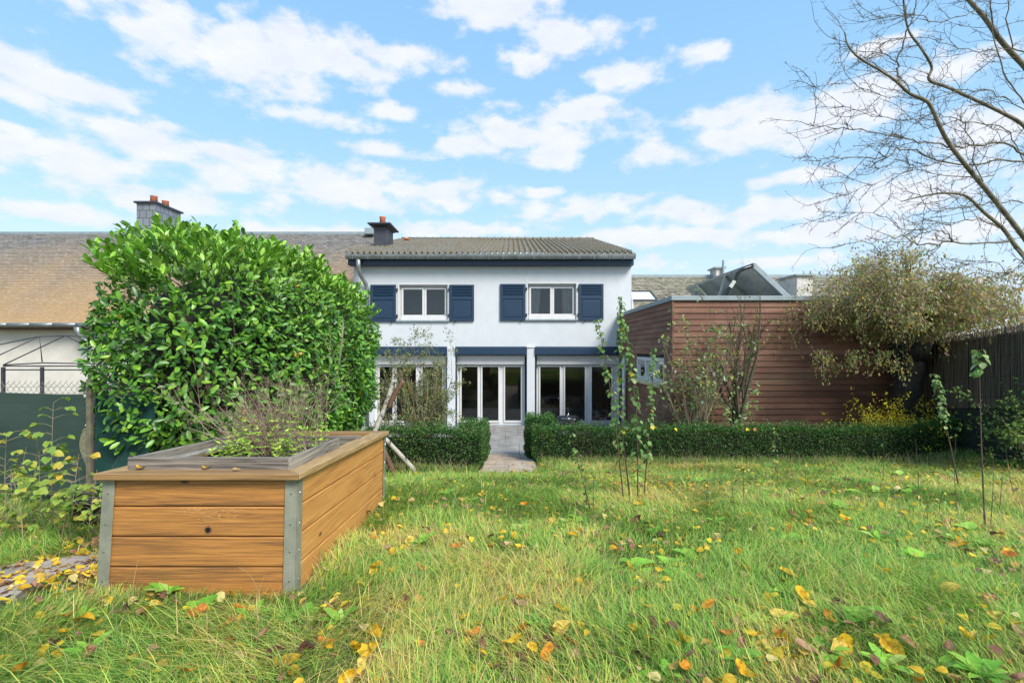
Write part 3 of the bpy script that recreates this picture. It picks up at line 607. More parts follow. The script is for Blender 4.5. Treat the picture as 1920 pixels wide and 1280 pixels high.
br.inputs['Color1'].default_value = (1.12,1.10,1.08,1); br.inputs['Color2'].default_value = (.72,.74,.76,1); br.inputs['Mortar'].default_value = (.5,.45,.4,1)
c = mix(t, 1.0, mix(t, .85, c, br.outputs['Color'], 'MULTIPLY'), (.74,.64,.60), 'MULTIPLY')
t.links.new(c, b.inputs['Base Color']); b.inputs['Roughness'].default_value = .7; bump(t, b, fine, .4, .004); CLAD = m
def lap(mb, p0, p1, out, zt, zb, pitch=.1415, skip=None):
    """boards between ground points p0,p1; out = outward unit vector"""
    z = zt; o = Vector((*out, 0)); p0 = Vector((*p0, 0)); p1 = Vector((*p1, 0)); L_ = (p1-p0).length
    while z > zb:
        a, bz = z, z - pitch
        spans = [(0, 1)]
        if skip and bz < skip[3] and a > skip[2]: spans = [(0, skip[0]), (skip[1], 1)]
        for (s0, s1) in spans:
            q0 = p0.lerp(p1, s0); q1 = p0.lerp(p1, s1)
            V = [q0 + o*.006 + Vector((0,0,a)), q1 + o*.006 + Vector((0,0,a)), q1 + o*.03 + Vector((0,0,bz-.008)), q0 + o*.03 + Vector((0,0,bz-.008)), q0 + o*.006 + Vector((0,0,bz-.008)), q1 + o*.006 + Vector((0,0,bz-.008))]
            mb.add(V, [(0,3,2,1),(3,4,5,2),(0,4,3),(1,2,5)])
        z -= pitch
mb = MB(); lap(mb, (AX, AN), (AXR, AN), (0, -1), ZA, -1.2); mb.build('front_cladding', CLAD, ANX)
wy0, wy1, wz0, wz1 = 12.95, 15.8, .62, 1.28
mb = MB(); lap(mb, (AX, D0-.15), (AX, AN), (-1, 0), ZA, -1.2, skip=((D0-.15-wy1)/(D0-.15-AN), (D0-.15-wy0)/(D0-.15-AN), wz0, wz1)); mb.build('side_cladding', CLAD, ANX)
MB().box(AX+.0, AX+.006, AN+.005, D0, -1.25, wz0).box(AX, AX+.006, AN+.005, wy0, wz0, ZA).box(AX, AX+.006, wy1, D0, wz0, ZA).box(AX, AX+.006, wy0, wy1, wz1, ZA).box(AX+.006, AXR, AN+.0, AN+.006, -1.25, ZA).box(AXR-.006, AXR, AN+.006, D0+3, -1.25, ZA).build('inner_wall', DARKBARK, ANX)
MB().box(AX-.045, AX+.0, AN-.045, AN+.06, -1.25, ZA).build('corner_board', CLAD, ANX, bevel=.004)
MB().box(AX, AXR, AN, D0+3, ZA, ZA+.03).build('roof', ZINC, ANX)
mb = MB(); mb.box(AX-.07, AXR+.05, AN-.075, AN+.1, ZA+.01, ZA+.115); mb.box(AX-.07, AX+.1, AN+.1, D0, ZA+.01, ZA+.115)
for k in range(3): mb.box(AX+1.9*k+1.2, AX+1.9*k+1.206, AN-.079, AN+.1, ZA+.008, ZA+.118)
mb.build('roof_edge', ZINCL, ANX, bevel=.006)
mb = MB(); f = .095; xw = AX - .02
mb.box(xw, xw+.08, wy0, wy1, wz1-f, wz1); mb.box(xw, xw+.08, wy0, wy1, wz0, wz0+f)
for y in (wy0, 13.75, 14.75, wy1-f): mb.box(xw, xw+.05, y, y+f, wz0+f, wz1-f)
w_ = mb.build('window', WHITEF, ANX, bevel=.006)
MB().quad((xw+.05,wy0,wz0),(xw+.05,wy1,wz0),(xw+.05,wy1,wz1),(xw+.05,wy0,wz1)).build('pane', GLASS, w_)
MB().box(AX+.9,AX+.95,wy0-.5,wy1+.5,wz0-.5,wz1+.5).build('room', ROOMD, w_)
MB().box(AX-.16, AX+.02, wy0-.1, wy1+.1, wz0-.09, wz0-.0).build('sill', simple('stained_sill', (.62,.58,.45), (.55,.45,.12), 3, .8, .2), w_, bevel=.01)
MB().tube([(AX-.12,17.15,-1.2),(AX-.12,17.15,1.28)], .06, 10).build('drain_pipe', WHITEF, ANX, smooth=True)
MB().add([(WX1,18.28,ZA+.9),(WX1+.12,18.28,ZA+.1),(WX1,18.28,ZA+.1)],[(0,1,2)]).box(WX1-.01,WX1+.1,18.3,20,ZA-.1,ZA+.15).build('wall_flashing', WHITEF, ANX)
# solar collector
SC = empty('solar_collector', (6.4, 15.5, ZA+.03), 'tilted grey backed solar collector with supports on the annex roof', 'solar panel')
m, t, b = newmat('panel_back'); v = coords(t, (1,.6,1)); c = ramp(t, tnoise(t, v, 1.5, 5), [(.3,(.25,.25,.23)),(.5,(.42,.41,.36)),(.7,(.6,.58,.50))]); t.links.new(c, b.inputs['Base Color']); b.inputs['Roughness'].default_value = .5; b.inputs['Metallic'].default_value = .05
A_, B_ = Vector((6.32,0,3.72)), Vector((7.35,0,2.76)); dn = Vector((-.66,0,-.71)) * .07
def at(v, y): return Vector((v.x, y, v.z))
yb, ye = 13.5, 18.6; mb = MB()
vs = [at(A_,yb)+dn, at(B_,yb)+dn, at(B_,ye)+dn, at(A_,ye)+dn, at(A_,yb), at(B_,yb), at(B_,ye), at(A_,ye)]
mb.add(vs, [(0,1,2,3),(4,7,6,5),(0,4,5,1),(1,5,6,2),(2,6,7,3),(3,7,4,0)]); mb.build('panel', m, SC)
mb = MB(); mb.bar(at(A_,yb-.04)+dn*.4, at(B_,yb-.04)+dn*.4, .09, .14); mb.build('edge_casing', ZINCL, SC, bevel=.01)
MB().bar(at(A_,yb-.1)+dn*.3, at(A_,ye)+dn*.3, .06, .10).build('top_rail', GALV, SC, bevel=.01)
for y in (15.1, 17.4):
    MB().bar(at(A_,y)+dn*1.6, at(B_,y)+dn*1.6, .06, .05).build('rafter', GALV, SC)
    MB().bar(at(A_,y)+dn*1.2, (5.95,y,ZA+.03), .06, .06).build('support', simple('pale_strut', (.5,.49,.44), (.4,.39,.35), 8, .6, 0), SC)
mb = MB(); mb.bar(at(A_,17.4)+dn*1.5, (6.1,15.15,ZA+.05), .05, .05); mb.build('brace', simple('yellow_strut', (.55,.5,.3), (.5,.45,.25), 8, .6, 0), SC)
q = [P(1411,499,13.45), P(1394,504,13.42), P(1383,513,13.42), P(1380,522,13.42), P(1372,533,13.42), P(1364,545,13.42), P(1360,556,13.42)]
pp = spline(q, 4); MB().tube([Vector(v) for v in pp], .045, 8).build('insulated_pipe', BLACK, SC, smooth=True)
MB().tube([P(1377,527,13.40), P(1369,539,13.40)], .052, 8).build('pipe_joint', simple('foil', (.7,.68,.6), (.5,.48,.4), 20, .4, .3), SC)

# ------------------------------------------------------------------ barbecue on the terrace
bq = empty('barbecue', (1.65, 15.6, -1.2), 'small black barbecue with rounded lid and chrome handle on the terrace', 'barbecue')
cx, cy, cz = 1.68, 15.6, -.66
mb = MB(); n = 10; prof = [(math.cos(a), math.sin(a)) for a in [math.pi * k / n for k in range(n + 1)]]
rings = [(-.33,.0),(-.31,.75),(-.26,.95),(-.18,1),(.18,1),(.26,.95),(.31,.75),(.33,0)]; vs = [(cx + x, cy + .2*s_*c_, cz + .17*s_*q_) for x, s_ in rings for c_, q_ in prof]; k_ = n + 1
mb.add(vs, [(i*k_+j, i*k_+j+1, (i+1)*k_+j+1, (i+1)*k_+j) for i in range(len(rings)-1) for j in range(n)]); mb.build('lid', BLACK, bq, smooth=True)
MB().box(cx-.32,cx+.32,cy-.2,cy+.2,cz-.12,cz-.01).build('firebox', BLACK, bq, bevel=.03)
MB().tube([(cx-.02,cy-.19,cz+.12),(cx-.02,cy-.26,cz+.14),(cx+.0,cy-.26,cz+.26)], .018, 8).tube([(cx-.2,cy-.22,cz+.1),(cx+.2,cy-.22,cz+.1)], .012, 8).build('handle', CHROME, bq, smooth=True)
MB().box(cx-.42,cx-.33,cy-.18,cy+.18,cz-.05,cz-.02).box(cx+.33,cx+.42,cy-.18,cy+.18,cz-.05,cz-.02).build('side_shelf', CHROME, bq)
for x in (-.26,.26):
    for y in (-.15,.15): MB().tube([(cx+x,cy+y,cz-.1),(cx+x*1.1,cy+y*1.1,-1.2)], .014, 6).build('leg', CHROME, bq)

# ------------------------------------------------------------------ raised bed
BED = empty('raised_bed', (-1.92, 4.3, -.02), 'large orange stained wooden raised bed with metal corner posts on the lawn', 'planter')
OR1 = woodmat('weathered_shaded_wood', 0, [(.42,(.54,.27,.075)),(.56,(.46,.20,.05)),(.70,(.32,.14,.04)),(.86,(.14,.07,.03))], rings=7)  # darker front: brown weathering plus the shade of that face in the colour
OR2 = woodmat('orange_wood_side', 1, [(.40,(.68,.36,.11)),(.58,(.62,.30,.08)),(.74,(.50,.22,.06)),(.90,(.28,.12,.04))], rings=5)  # brighter orange: the stronger light on the side is put into the colour
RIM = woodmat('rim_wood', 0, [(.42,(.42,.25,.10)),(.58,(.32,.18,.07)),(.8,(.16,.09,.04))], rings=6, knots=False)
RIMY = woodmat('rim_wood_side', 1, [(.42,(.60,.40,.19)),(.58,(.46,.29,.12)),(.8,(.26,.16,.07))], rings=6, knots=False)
GREYW = woodmat('grey_board', 0, [(.42,(.42,.37,.30)),(.58,(.26,.22,.18)),(.78,(.08,.07,.06))], rings=8)
GREYWY = woodmat('grey_board_side', 1, [(.42,(.46,.41,.35)),(.58,(.32,.28,.23)),(.78,(.11,.10,.085))], rings=8)
BX0, BX1, BY0, BY1 = -2.525, -1.335, 3.2, 5.42; tilt = (.648 - .75) / (5.45 - 3.15)
def bt(v):      # the bed leans a little and follows the slope
    x, y, z = v; return (x - .045 * (.73 - z) / .73 * (1.0 if x < -1.9 else .35), y, z + tilt * (y - 3.15))
def at_z(py): return CAMZ - (py - HY) / F * BY0
zs = [.695, at_z(948.5), at_z(1005), at_z(1062), -.10]
for i in range(4):
    zt, zb = zs[i] - (.003 if i else 0), zs[i+1] + .003
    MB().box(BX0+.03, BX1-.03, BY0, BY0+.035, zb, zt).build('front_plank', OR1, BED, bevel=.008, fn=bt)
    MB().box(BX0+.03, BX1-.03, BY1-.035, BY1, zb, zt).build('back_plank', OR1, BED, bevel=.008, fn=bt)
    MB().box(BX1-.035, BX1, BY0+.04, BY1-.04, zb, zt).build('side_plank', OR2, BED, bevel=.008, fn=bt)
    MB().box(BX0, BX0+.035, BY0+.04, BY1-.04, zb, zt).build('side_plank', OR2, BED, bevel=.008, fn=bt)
kh = P(390, 993, BY0-.002); MB().tube([(kh.x, BY0-.003, kh.z), (kh.x, BY0+.03, kh.z)], [.017,.015], 14).build('knot_hole', BLACK, BED)
MB().tube([(kh.x, BY0-.001, kh.z), (kh.x, BY0+.002, kh.z)], [.027,.027], 16).build('knot_ring', simple('knot_wood', (.28,.13,.05), (.2,.09,.035), 60, .7, .3), BED)
sc_ = MB()
for k in range(150):
    u = rng.normal()*.10; v = -abs(rng.normal())*.03*(1.4-abs(u)*4); x = kh.x-.0+u; z = at_z(953)+v
    if z > at_z(950) or z < at_z(985): continue
    sc_.box(x, x+rng.uniform(.004,.028), BY0-.0022, BY0+.001, z, z+rng.uniform(.001,.003))
sc_.build('scratches', simple('raw_wood', (.62,.36,.13), (.50,.26,.09), 60, .8, 0), BED)['kind'] = 'stuff'
def post(x, y, sx_, sy_):
    mb = MB(); w = .075; th = .004; e = .006
    xa, xb = sorted((x + sx_*e, x + sx_*e - sx_*w)); ya, yb_ = sorted((y + sy_*e, y + sy_*e - sy_*w))
    mb.box(xa, xb, min(y+sy_*e, y+sy_*(e+th)), max(y+sy_*e, y+sy_*(e+th)), -.12, .70); mb.box(min(x+sx_*e, x+sx_*(e+th)), max(x+sx_*e, x+sx_*(e+th)), ya, yb_, -.12, .70)
    p = mb.build('corner_post', GALV, BED, fn=bt, bevel=.0015)
    for z in (.61, .42, .25, .07):
        for (cx_, cy_, n_) in ((x - sx_*.03, y + sy_*(e+th), (0, sy_, 0)), (x + sx_*(e+th), y - sy_*.03, (sx_, 0, 0))):
            c0 = Vector(bt((cx_, cy_, z))); MB().tube([c0, c0 + Vector(n_) * .004], [.007, .005], 8).build('screw', CHROME, p)
post(BX0, BY0, -1, -1); post(BX1, BY0, 1, -1); post(BX0, BY1, -1, 1); post(BX1, BY1, 1, 1)
RO = .035; RW = .15
def rim(vs, m):
    mb = MB(); n = len(vs); mb.add([(x, y, z) for z in (.70, .742) for x, y in vs], [tuple(range(n))[::-1], tuple(range(n, 2*n))] + [(k, (k+1) % n, (k+1) % n + n, k + n) for k in range(n)])
    mb.build('rim_board', m, BED, bevel=.006, fn=bt)
x0, x1, y0, y1 = BX0-RO, BX1+RO, BY0-RO-.02, BY1+RO; g = .0015
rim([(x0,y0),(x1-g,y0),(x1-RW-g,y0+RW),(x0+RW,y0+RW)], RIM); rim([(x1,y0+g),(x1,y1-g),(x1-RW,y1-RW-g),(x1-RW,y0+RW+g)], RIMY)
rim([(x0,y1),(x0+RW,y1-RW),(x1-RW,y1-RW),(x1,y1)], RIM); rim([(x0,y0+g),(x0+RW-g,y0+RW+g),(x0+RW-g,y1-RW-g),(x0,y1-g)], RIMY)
MB().box(BX0+.036,BX1-.036,BY0+.036,BY0+.04,0,.69).box(BX0+.036,BX1-.036,BY1-.04,BY1-.036,0,.69).box(BX0+.036,BX0+.04,BY0+.04,BY1-.04,0,.69).box(BX1-.04,BX1-.036,BY0+.04,BY1-.04,0,.69).build('liner', BLACK, BED, fn=bt)
xs_, ys_ = np.linspace(BX0+.04, BX1-.04, 30), np.linspace(BY0+.04, BY1-.04, 50); gx, gy = np.meshgrid(xs_, ys_); gz = .67 + (noise2(gx*6, gy*6, 5)-.5)*.12 + np.array(tilt)*(gy-3.15)
i = np.arange(29)[None] + np.arange(49)[:, None]*30; mesh_np('soil', np.stack([gx,gy,gz],-1).reshape(-1,3), [np.stack([i,i+1,i+31,i+30],-1).reshape(-1,4)], SOIL, BED, smooth=True)
# inner weathered frame: front board (240..545, y857..880), right board back to (637,820)
FR = empty('planting_frame', (-1.9, 4.0, .72), 'grey weathered board frame lying inside the rim of the raised bed', 'frame')
def zc(y): return .742 + tilt*(y-3.15) - .015
fy = 3.275; fx0, fx1 = hx(239, fy), hx(546, fy); fzt = CAMZ - (857-HY)/F*fy
ry1 = -fx1 * F / (960-637); lx = fx0
def slab(a, b, th, z0a, z1a, z0b, z1b, m, name='frame_board'):
    a = Vector((*a, 0)); b = Vector((*b, 0)); t = (b-a).normalized(); nn = Vector((-t.y, t.x, 0)) * th
    v = [(*(a)[:2],z0a),(*(b)[:2],z0b),(*(b+nn)[:2],z0b),(*(a+nn)[:2],z0a),(*(a)[:2],z1a),(*(b)[:2],z1b),(*(b+nn)[:2],z1b),(*(a+nn)[:2],z1a)]
    MB().add(v, [(0,3,2,1),(4,5,6,7),(0,1,5,4),(1,2,6,5),(2,3,7,6),(3,0,4,7)]).build(name, m, FR, bevel=.004)
slab((fx0, fy), (fx1-.02, fy+.0), .022, fzt-.115, fzt, fzt-.115, fzt, GREYW)
rz = CAMZ - (820-HY)/F*ry1
slab((fx1, fy), (fx1, ry1), .022, fzt-.115, fzt+.001, rz-.10, rz, GREYWY)
slab((fx0+.024, fy+.025), (fx0+.024, 4.75), .022, fzt-.115, fzt-.002, CAMZ-.86, CAMZ-.76, GREYWY)
slab((fx0+.1, 4.78), (fx1, 4.78), .022, .56, .70, .56, .70, GREYW)
a_, b__ = P(318,858,3.45), P(520,815,4.6); a_.z -= .01; MB().bar(a_, b__, .09, .02).build('loose_board', GREYWY, FR, bevel=.003)
# plants in the bed
def stuff_plant(name, label, cat, root): return empty(name, root, label, cat)
for k, (px, d, h_, lab) in enumerate([(450,3.75,.20,'leafy light green mint clump nearest the front of the raised bed'),(475,4.0,.24,'tall light green mint clump in the middle of the raised bed'),(515,4.2,.26,'light green mint clump right of the dry stalks in the raised bed'),(557,3.9,.22,'light green mint clump by the right board of the inner frame'),(600,4.4,.17,'small light green mint clump at the back right of the raised bed'),(415,3.7,.12,'tiny green mint shoots at the left of the raised bed'),(538,4.05,.14,'low green shoots behind the right mint clump in the bed')]):
    x = hx(px, d); z = .67 + tilt*(d-3.15); h_ *= 1.25; pl = empty('mint_plant', (x, d, z), lab, 'plant', 'mint plants in the raised bed'); tb = TB(4); P_, A_2, N_2, S_2 = [], [], [], []
    for s_ in range(8):
        bx, by = x + rng.normal()*.05, d + rng.normal()*.07; hh = h_ * rng.uniform(.55, 1.05); pts = walk((bx,by,z-.02), (rng.normal()*.15, rng.normal()*.15, 1), hh+.06, 6, .08); tb.add(pts, .003, .0015)
        for q_ in range(1, 7):
            for c_ in range(4):
                an = c_*math.pi/2 + q_*.8; P_.append(pts[q_]); A_2.append((math.cos(an), math.sin(an), .35)); N_2.append((0,0,1)); S_2.append(rng.uniform(.022,.042))
    tb.build('stems', TWIG, pl); n = len(P_); leaves('foliage', np.array(P_), np.array(A_2)+rng.normal(size=(n,3))*.2+np.array([0,0,.2]), np.array(N_2)+rng.normal(size=(n,3))*.3, S_2, pick([(.50,.72,.08),(.68,.84,.16),(.32,.54,.07)], [3,2,2], n), LEAF, template('leaf'), pl)
DS = empty('dry_stalks', (-1.9, 4.25, .6), 'tangled dry brown seed stalks standing in the raised bed', 'plant'); tb = TB(3); tips = []
for s_ in range(60):
    bx, by = -1.88 + rng.normal()*.12, 4.25 + rng.normal()*.16; lean = rng.uniform(-1.1,.45)
    branchy(tb, (bx,by,.62), (lean, rng.normal()*.2, 1.0), rng.uniform(.36,.66), .0042, 0, dict(seg=[6,4,3], levels=2, kids=[6,5], jit=.10, spread=.42, grav=-.03, start=.3, lr=(.2,.42)), tips)
tb.build('stems', simple('dry_stem', (.46,.33,.24), (.30,.21,.15), 20, .8, 0), DS)
tips_leaves('seed_heads', tips, 7000, (.008,.018), pick([(.36,.25,.18),(.48,.36,.27),(.22,.15,.11)], [3,2,2], 7000), DRYLEAF, template('small'), DS, 0, .010)
for (px, ytop, d, lab) in [(387,700,4.0,'tall thin bare brown stalk at the left of the raised bed'),(608,600,4.9,'tallest thin bare stalk rising before the right of the laurel hedge')]:
    s_ = empty('dry_stalk', (hx(px,d), d, .58), lab, 'plant'); tb = TB(3); tips = []; top = P(px-4, ytop, d); h_ = top.z - .58
    branchy(tb, (hx(px,d), d, .58), (.02,0,1), h_, .0042, 0, dict(seg=[8,4,3], levels=2, kids=[7,3], jit=.05, spread=.5, up=.4, start=.5, lr=(.12,.3)), tips); tb.build('stem', PALETWIG, s_)

# ------------------------------------------------------------------ laurel hedge
LA = empty('laurel_hedge', (-3.5, 8.2, -.1), 'tall dense cherry laurel hedge with glossy green leaves behind the raised bed', 'hedge')
def laurel_surface(n):
    """points on a rounded box X -4.75..-2.45, Y 5.65..11.6, Z -.1..2.75 with outward normals"""
    c = np.array([-3.82, 8.45, 1.27]); h = np.array([1.18, 3.3, 1.72]); d = rdir(n * 3)
    p = 2.7; s = (np.abs(d[:,0]/h[0])**p + np.abs(d[:,1]/h[1])**p + np.abs(d[:,2]/h[2])**p) ** (-1/p); q = d * s[:, None]
    nr = norm(np.sign(q) * np.abs(q/h)**(p-1) / h)
    # accept with probability towards even area sampling
    w = s**2 / np.maximum((d * nr).sum(1), .15); keep = rng.random(len(w)) < w / np.percentile(w, 97); q, nr = q[keep][:n], nr[keep][:n]
    bumpy = noise2(q[:,1]*1.3+q[:,0]*1.1+9, q[:,2]*1.4+3, 11) - .5; q = q + nr * (bumpy[:, None] * .42); q = q + c; q[:,2] *= 1 - .13*np.clip((q[:,1]-6)/5,0,1); return q, nr
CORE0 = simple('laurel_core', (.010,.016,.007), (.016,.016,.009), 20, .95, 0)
qv, qn = laurel_surface(9000)
# inner twigs and a solid near-black core so that the far side does not shine through
tb = TB(4)
for k in range(520):
    i = int(rng.integers(len(qv))); e = qv[i] - qn[i] * .12; s0 = np.array([-3.52 + rng.normal()*.25, np.clip(e[1] + rng.normal()*.4, 6, 11.2), max(e[2] - rng.uniform(.3, 1.1), -.1)]); mid = (s0 + e)/2 + np.array([0,0,.08]); tb.add(spline([s0, mid, e], 3), .012, .004)
for k in range(9): x = -3.52 + rng.normal()*.3; y = 6 + k*.65; tb.add(walk((x,y,-.15),(rng.normal()*.1,0,1),2.2,6,.1), .05, .02)
tb.build('branches', TWIG, LA)
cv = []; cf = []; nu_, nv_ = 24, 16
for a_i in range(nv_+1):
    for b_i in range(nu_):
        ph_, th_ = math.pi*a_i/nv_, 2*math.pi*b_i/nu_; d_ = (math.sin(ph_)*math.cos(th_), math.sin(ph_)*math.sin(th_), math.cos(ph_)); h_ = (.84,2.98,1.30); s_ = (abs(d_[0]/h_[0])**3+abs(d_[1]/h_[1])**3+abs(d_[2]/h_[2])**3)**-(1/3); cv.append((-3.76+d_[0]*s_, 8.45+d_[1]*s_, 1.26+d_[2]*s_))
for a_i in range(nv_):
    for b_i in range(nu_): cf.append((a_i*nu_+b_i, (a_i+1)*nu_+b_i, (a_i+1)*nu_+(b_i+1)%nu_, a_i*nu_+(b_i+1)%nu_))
mesh_np('dark_core', cv, [np.array(cf)], CORE0, LA, smooth=True)  # closed dark body, its colour stands in for the shade between the leaves
Nl = 44000; q, nr = laurel_surface(Nl + 3000); q = q[:Nl]; nr = nr[:Nl]; Nl = len(q)
kp = (noise2(q[:,1]*4.2+q[:,0]*3.4+2, q[:,2]*4.6+q[:,0]*1.3+6, 77) > .40) | (rng.random(Nl) < .5); q = q[kp]; nr = nr[kp]; Nl = len(q)
depth = rng.random(Nl)**1.6 * .36; pos = q - nr * depth[:, None]
shoot = noise2(q[:,0]*7+q[:,2]*6, q[:,1]*7+q[:,2]*3, 21)
upness = np.clip(nr[:, 2], 0, 1)
ax = norm(nr * (.62 + .3*upness[:,None]) + rdir(Nl) * .78 + np.array([0,0,.02]) + upness[:, None] * np.array([0,0,.75]) + np.array([0,0,-.45])*(1-upness)[:,None]*rng.random((Nl,1)))
fn = norm(np.array([0,0,.75]) + nr * 1.1 + rdir(Nl) * .6); top = (nr[:,2] > .5) & (shoot > .5); pos[top] += np.array([0,0,.10]) + rng.random((int(top.sum()),1))*np.array([[.0,0,.16]])
vis = (pos[:,1] < 11.5); size = rng.uniform(.06,.128,Nl)
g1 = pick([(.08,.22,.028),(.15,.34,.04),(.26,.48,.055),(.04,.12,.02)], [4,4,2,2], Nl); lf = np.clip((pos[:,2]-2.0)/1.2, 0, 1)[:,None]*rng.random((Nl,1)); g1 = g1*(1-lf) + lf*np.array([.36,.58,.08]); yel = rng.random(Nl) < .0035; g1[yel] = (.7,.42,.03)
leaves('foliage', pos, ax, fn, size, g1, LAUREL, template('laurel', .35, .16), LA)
# short upright shoots on the crown
sh_p, sh_a, sh_n, sh_s = [], [], [], []; tb = TB(4); ti = np.where(nr[:,2] > .55)[0]
for k in range(330):
    i = int(rng.choice(ti)); p0 = q[i]; d0 = norm(nr[i] + rng.normal(size=3)*.35 + np.array([0,0,.6])); L_ = rng.uniform(.12,.34); pts = walk(p0, d0, L_, 5, .06); tb.add(pts, .005, .002)
    for j in range(1, 6):
        for c_ in range(2): an = rng.uniform(0, 6.28); sh_p.append(pts[j]); sh_a.append(d0*.9 + np.array([math.cos(an), math.sin(an), .15])*.7); sh_n.append(np.array([-math.cos(an)*.5, -math.sin(an)*.5, 1]) ); sh_s.append(rng.uniform(.09,.14))
tb.build('shoots', simple('green_stem', (.14,.22,.04), (.10,.16,.03), 9, .6, 0), LA)['kind'] = 'stuff'; n = len(sh_p)
leaves('top_foliage', np.array(sh_p), np.array(sh_a), np.array(sh_n), sh_s, pick([(.24,.46,.05),(.36,.60,.08),(.16,.36,.04)], [3,3,2], n), LAUREL, template('laurel', .35, .1), LA)

# ------------------------------------------------------------------ box hedges
BOXC = [(.035,.08,.022),(.05,.12,.03),(.075,.16,.04),(.022,.05,.016),(.12,.19,.05)]
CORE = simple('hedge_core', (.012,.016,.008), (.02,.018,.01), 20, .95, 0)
def box_hedge(label, boxes, dens=2600, extra_yellow=.01):
    x0 = min(b[0] for b in boxes); y0 = min(b[2] for b in boxes); o = empty('box_hedge', ((x0+boxes[0][1])/2, y0, Hs(x0+.5, y0)), label, 'hedge'); Pn, Nn = [], []; cm = MB(); tb = TB(3)
    for (xa, xb, ya, yb_, h_) in boxes:
        def face(n, f): 
            u, v = rng.random(n), rng.random(n); p, nn = f(u, v); Pn.append(p); Nn.append(np.tile(nn, (n,1)))
        A = lambda w, l: int(w*l*dens*1.25); zf = lambda x, y: H(x, y, False)
        face(A(xb-xa,h_+.05), lambda u,v: (np.stack([xa+u*(xb-xa), np.full_like(u,ya), zf(xa+u*(xb-xa), ya)-.02+v*(h_+.02)],-1), [0,-1,0]))
        face(A(xb-xa,.35), lambda u,v: (np.stack([xa+u*(xb-xa), np.full_like(u,yb_-.02), zf(xa+u*(xb-xa), yb_)+h_-v*.35],-1), [0,1,0]))
        face(int(A(xb-xa,yb_-ya)*1.5), lambda u,v: (np.stack([xa+u*(xb-xa), ya+v*(yb_-ya), zf(xa+u*(xb-xa), ya+v*(yb_-ya))+h_],-1), [0,0,1]))
        for xx, s_ in ((xa,-1),(xb,1)): face(A(yb_-ya,h_), lambda u,v: (np.stack([np.full_like(u,xx), ya+u*(yb_-ya), zf(xx, ya+u*(yb_-ya))+v*h_],-1), [s_,0,0]))
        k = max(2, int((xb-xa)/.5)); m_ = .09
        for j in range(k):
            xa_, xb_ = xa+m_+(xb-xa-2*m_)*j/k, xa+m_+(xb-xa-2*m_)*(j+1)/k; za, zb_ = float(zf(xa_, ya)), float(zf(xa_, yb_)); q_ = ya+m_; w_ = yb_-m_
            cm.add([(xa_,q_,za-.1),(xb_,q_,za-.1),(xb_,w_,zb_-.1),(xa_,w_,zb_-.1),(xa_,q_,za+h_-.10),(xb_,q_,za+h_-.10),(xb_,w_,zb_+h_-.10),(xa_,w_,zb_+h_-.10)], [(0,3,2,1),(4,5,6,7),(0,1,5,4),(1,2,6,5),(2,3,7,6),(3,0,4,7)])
    cm.build('dark_core', CORE, o); p = np.concatenate(Pn); nn = np.concatenate(Nn).astype(float); n = len(p)  # solid dark blocks painted as the shaded inside of the hedge
    bz = noise2(p[:,0]*4+p[:,1]*2, p[:,2]*6+p[:,1]*3, 31)-.5; p = p + nn*(bz[:,None]*.14) - nn*(rng.random((n,1))**2*.09)
    zb0 = zf(p[:,0], p[:,1]); hr = np.clip((p[:,2]-zb0)/.66, 0, 1.3); p[:,2] += (noise2(p[:,0]*1.6+3, p[:,1]*1.6, 19)-.45)*.12*hr; side = nn[:,2] < .5
    p[side] -= nn[side]*(np.clip(hr[side]-.85,0,.3)*.30)[:,None]; p[side,2] += (hr[side] > .9)*rng.random(int(side.sum()))*.03; p[side] += nn[side]*((np.clip(.35-hr[side],0,1)*-.16))[:,None]
    tufts = ((nn[:,2] > .5) | (hr > .92)) & (rng.random(n) < .45); p[tufts,2] += rng.random(tufts.sum())**2*.15*(noise2(p[tufts,0]*7, p[tufts,1]*7, 8) > .42)
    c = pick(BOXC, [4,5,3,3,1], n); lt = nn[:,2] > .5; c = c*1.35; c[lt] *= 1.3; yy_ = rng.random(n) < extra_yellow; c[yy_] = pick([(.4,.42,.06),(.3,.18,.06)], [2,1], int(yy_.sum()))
    patch = noise2(p[:,0]*1.4+4, p[:,1]*2, 17) > .66; c[patch] = c[patch]*.6 + np.array([.09,.085,.035])*.4*(1+rng.random((int(patch.sum()),1)))
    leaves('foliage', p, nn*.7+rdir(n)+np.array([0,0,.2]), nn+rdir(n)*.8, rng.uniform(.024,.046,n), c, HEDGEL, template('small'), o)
    return o
box_hedge('clipped dark box hedge left of the path with a short return to the house', [(-2.6,-.50,8.75,9.35,.68),(-.98,-.5,9.36,11.6,.74)])
box_hedge('long clipped dark box hedge right of the path before the annex', [(.40,10.4,10.15,10.8,.66),(.32,.95,10.82,13.0,.86)], 2500)

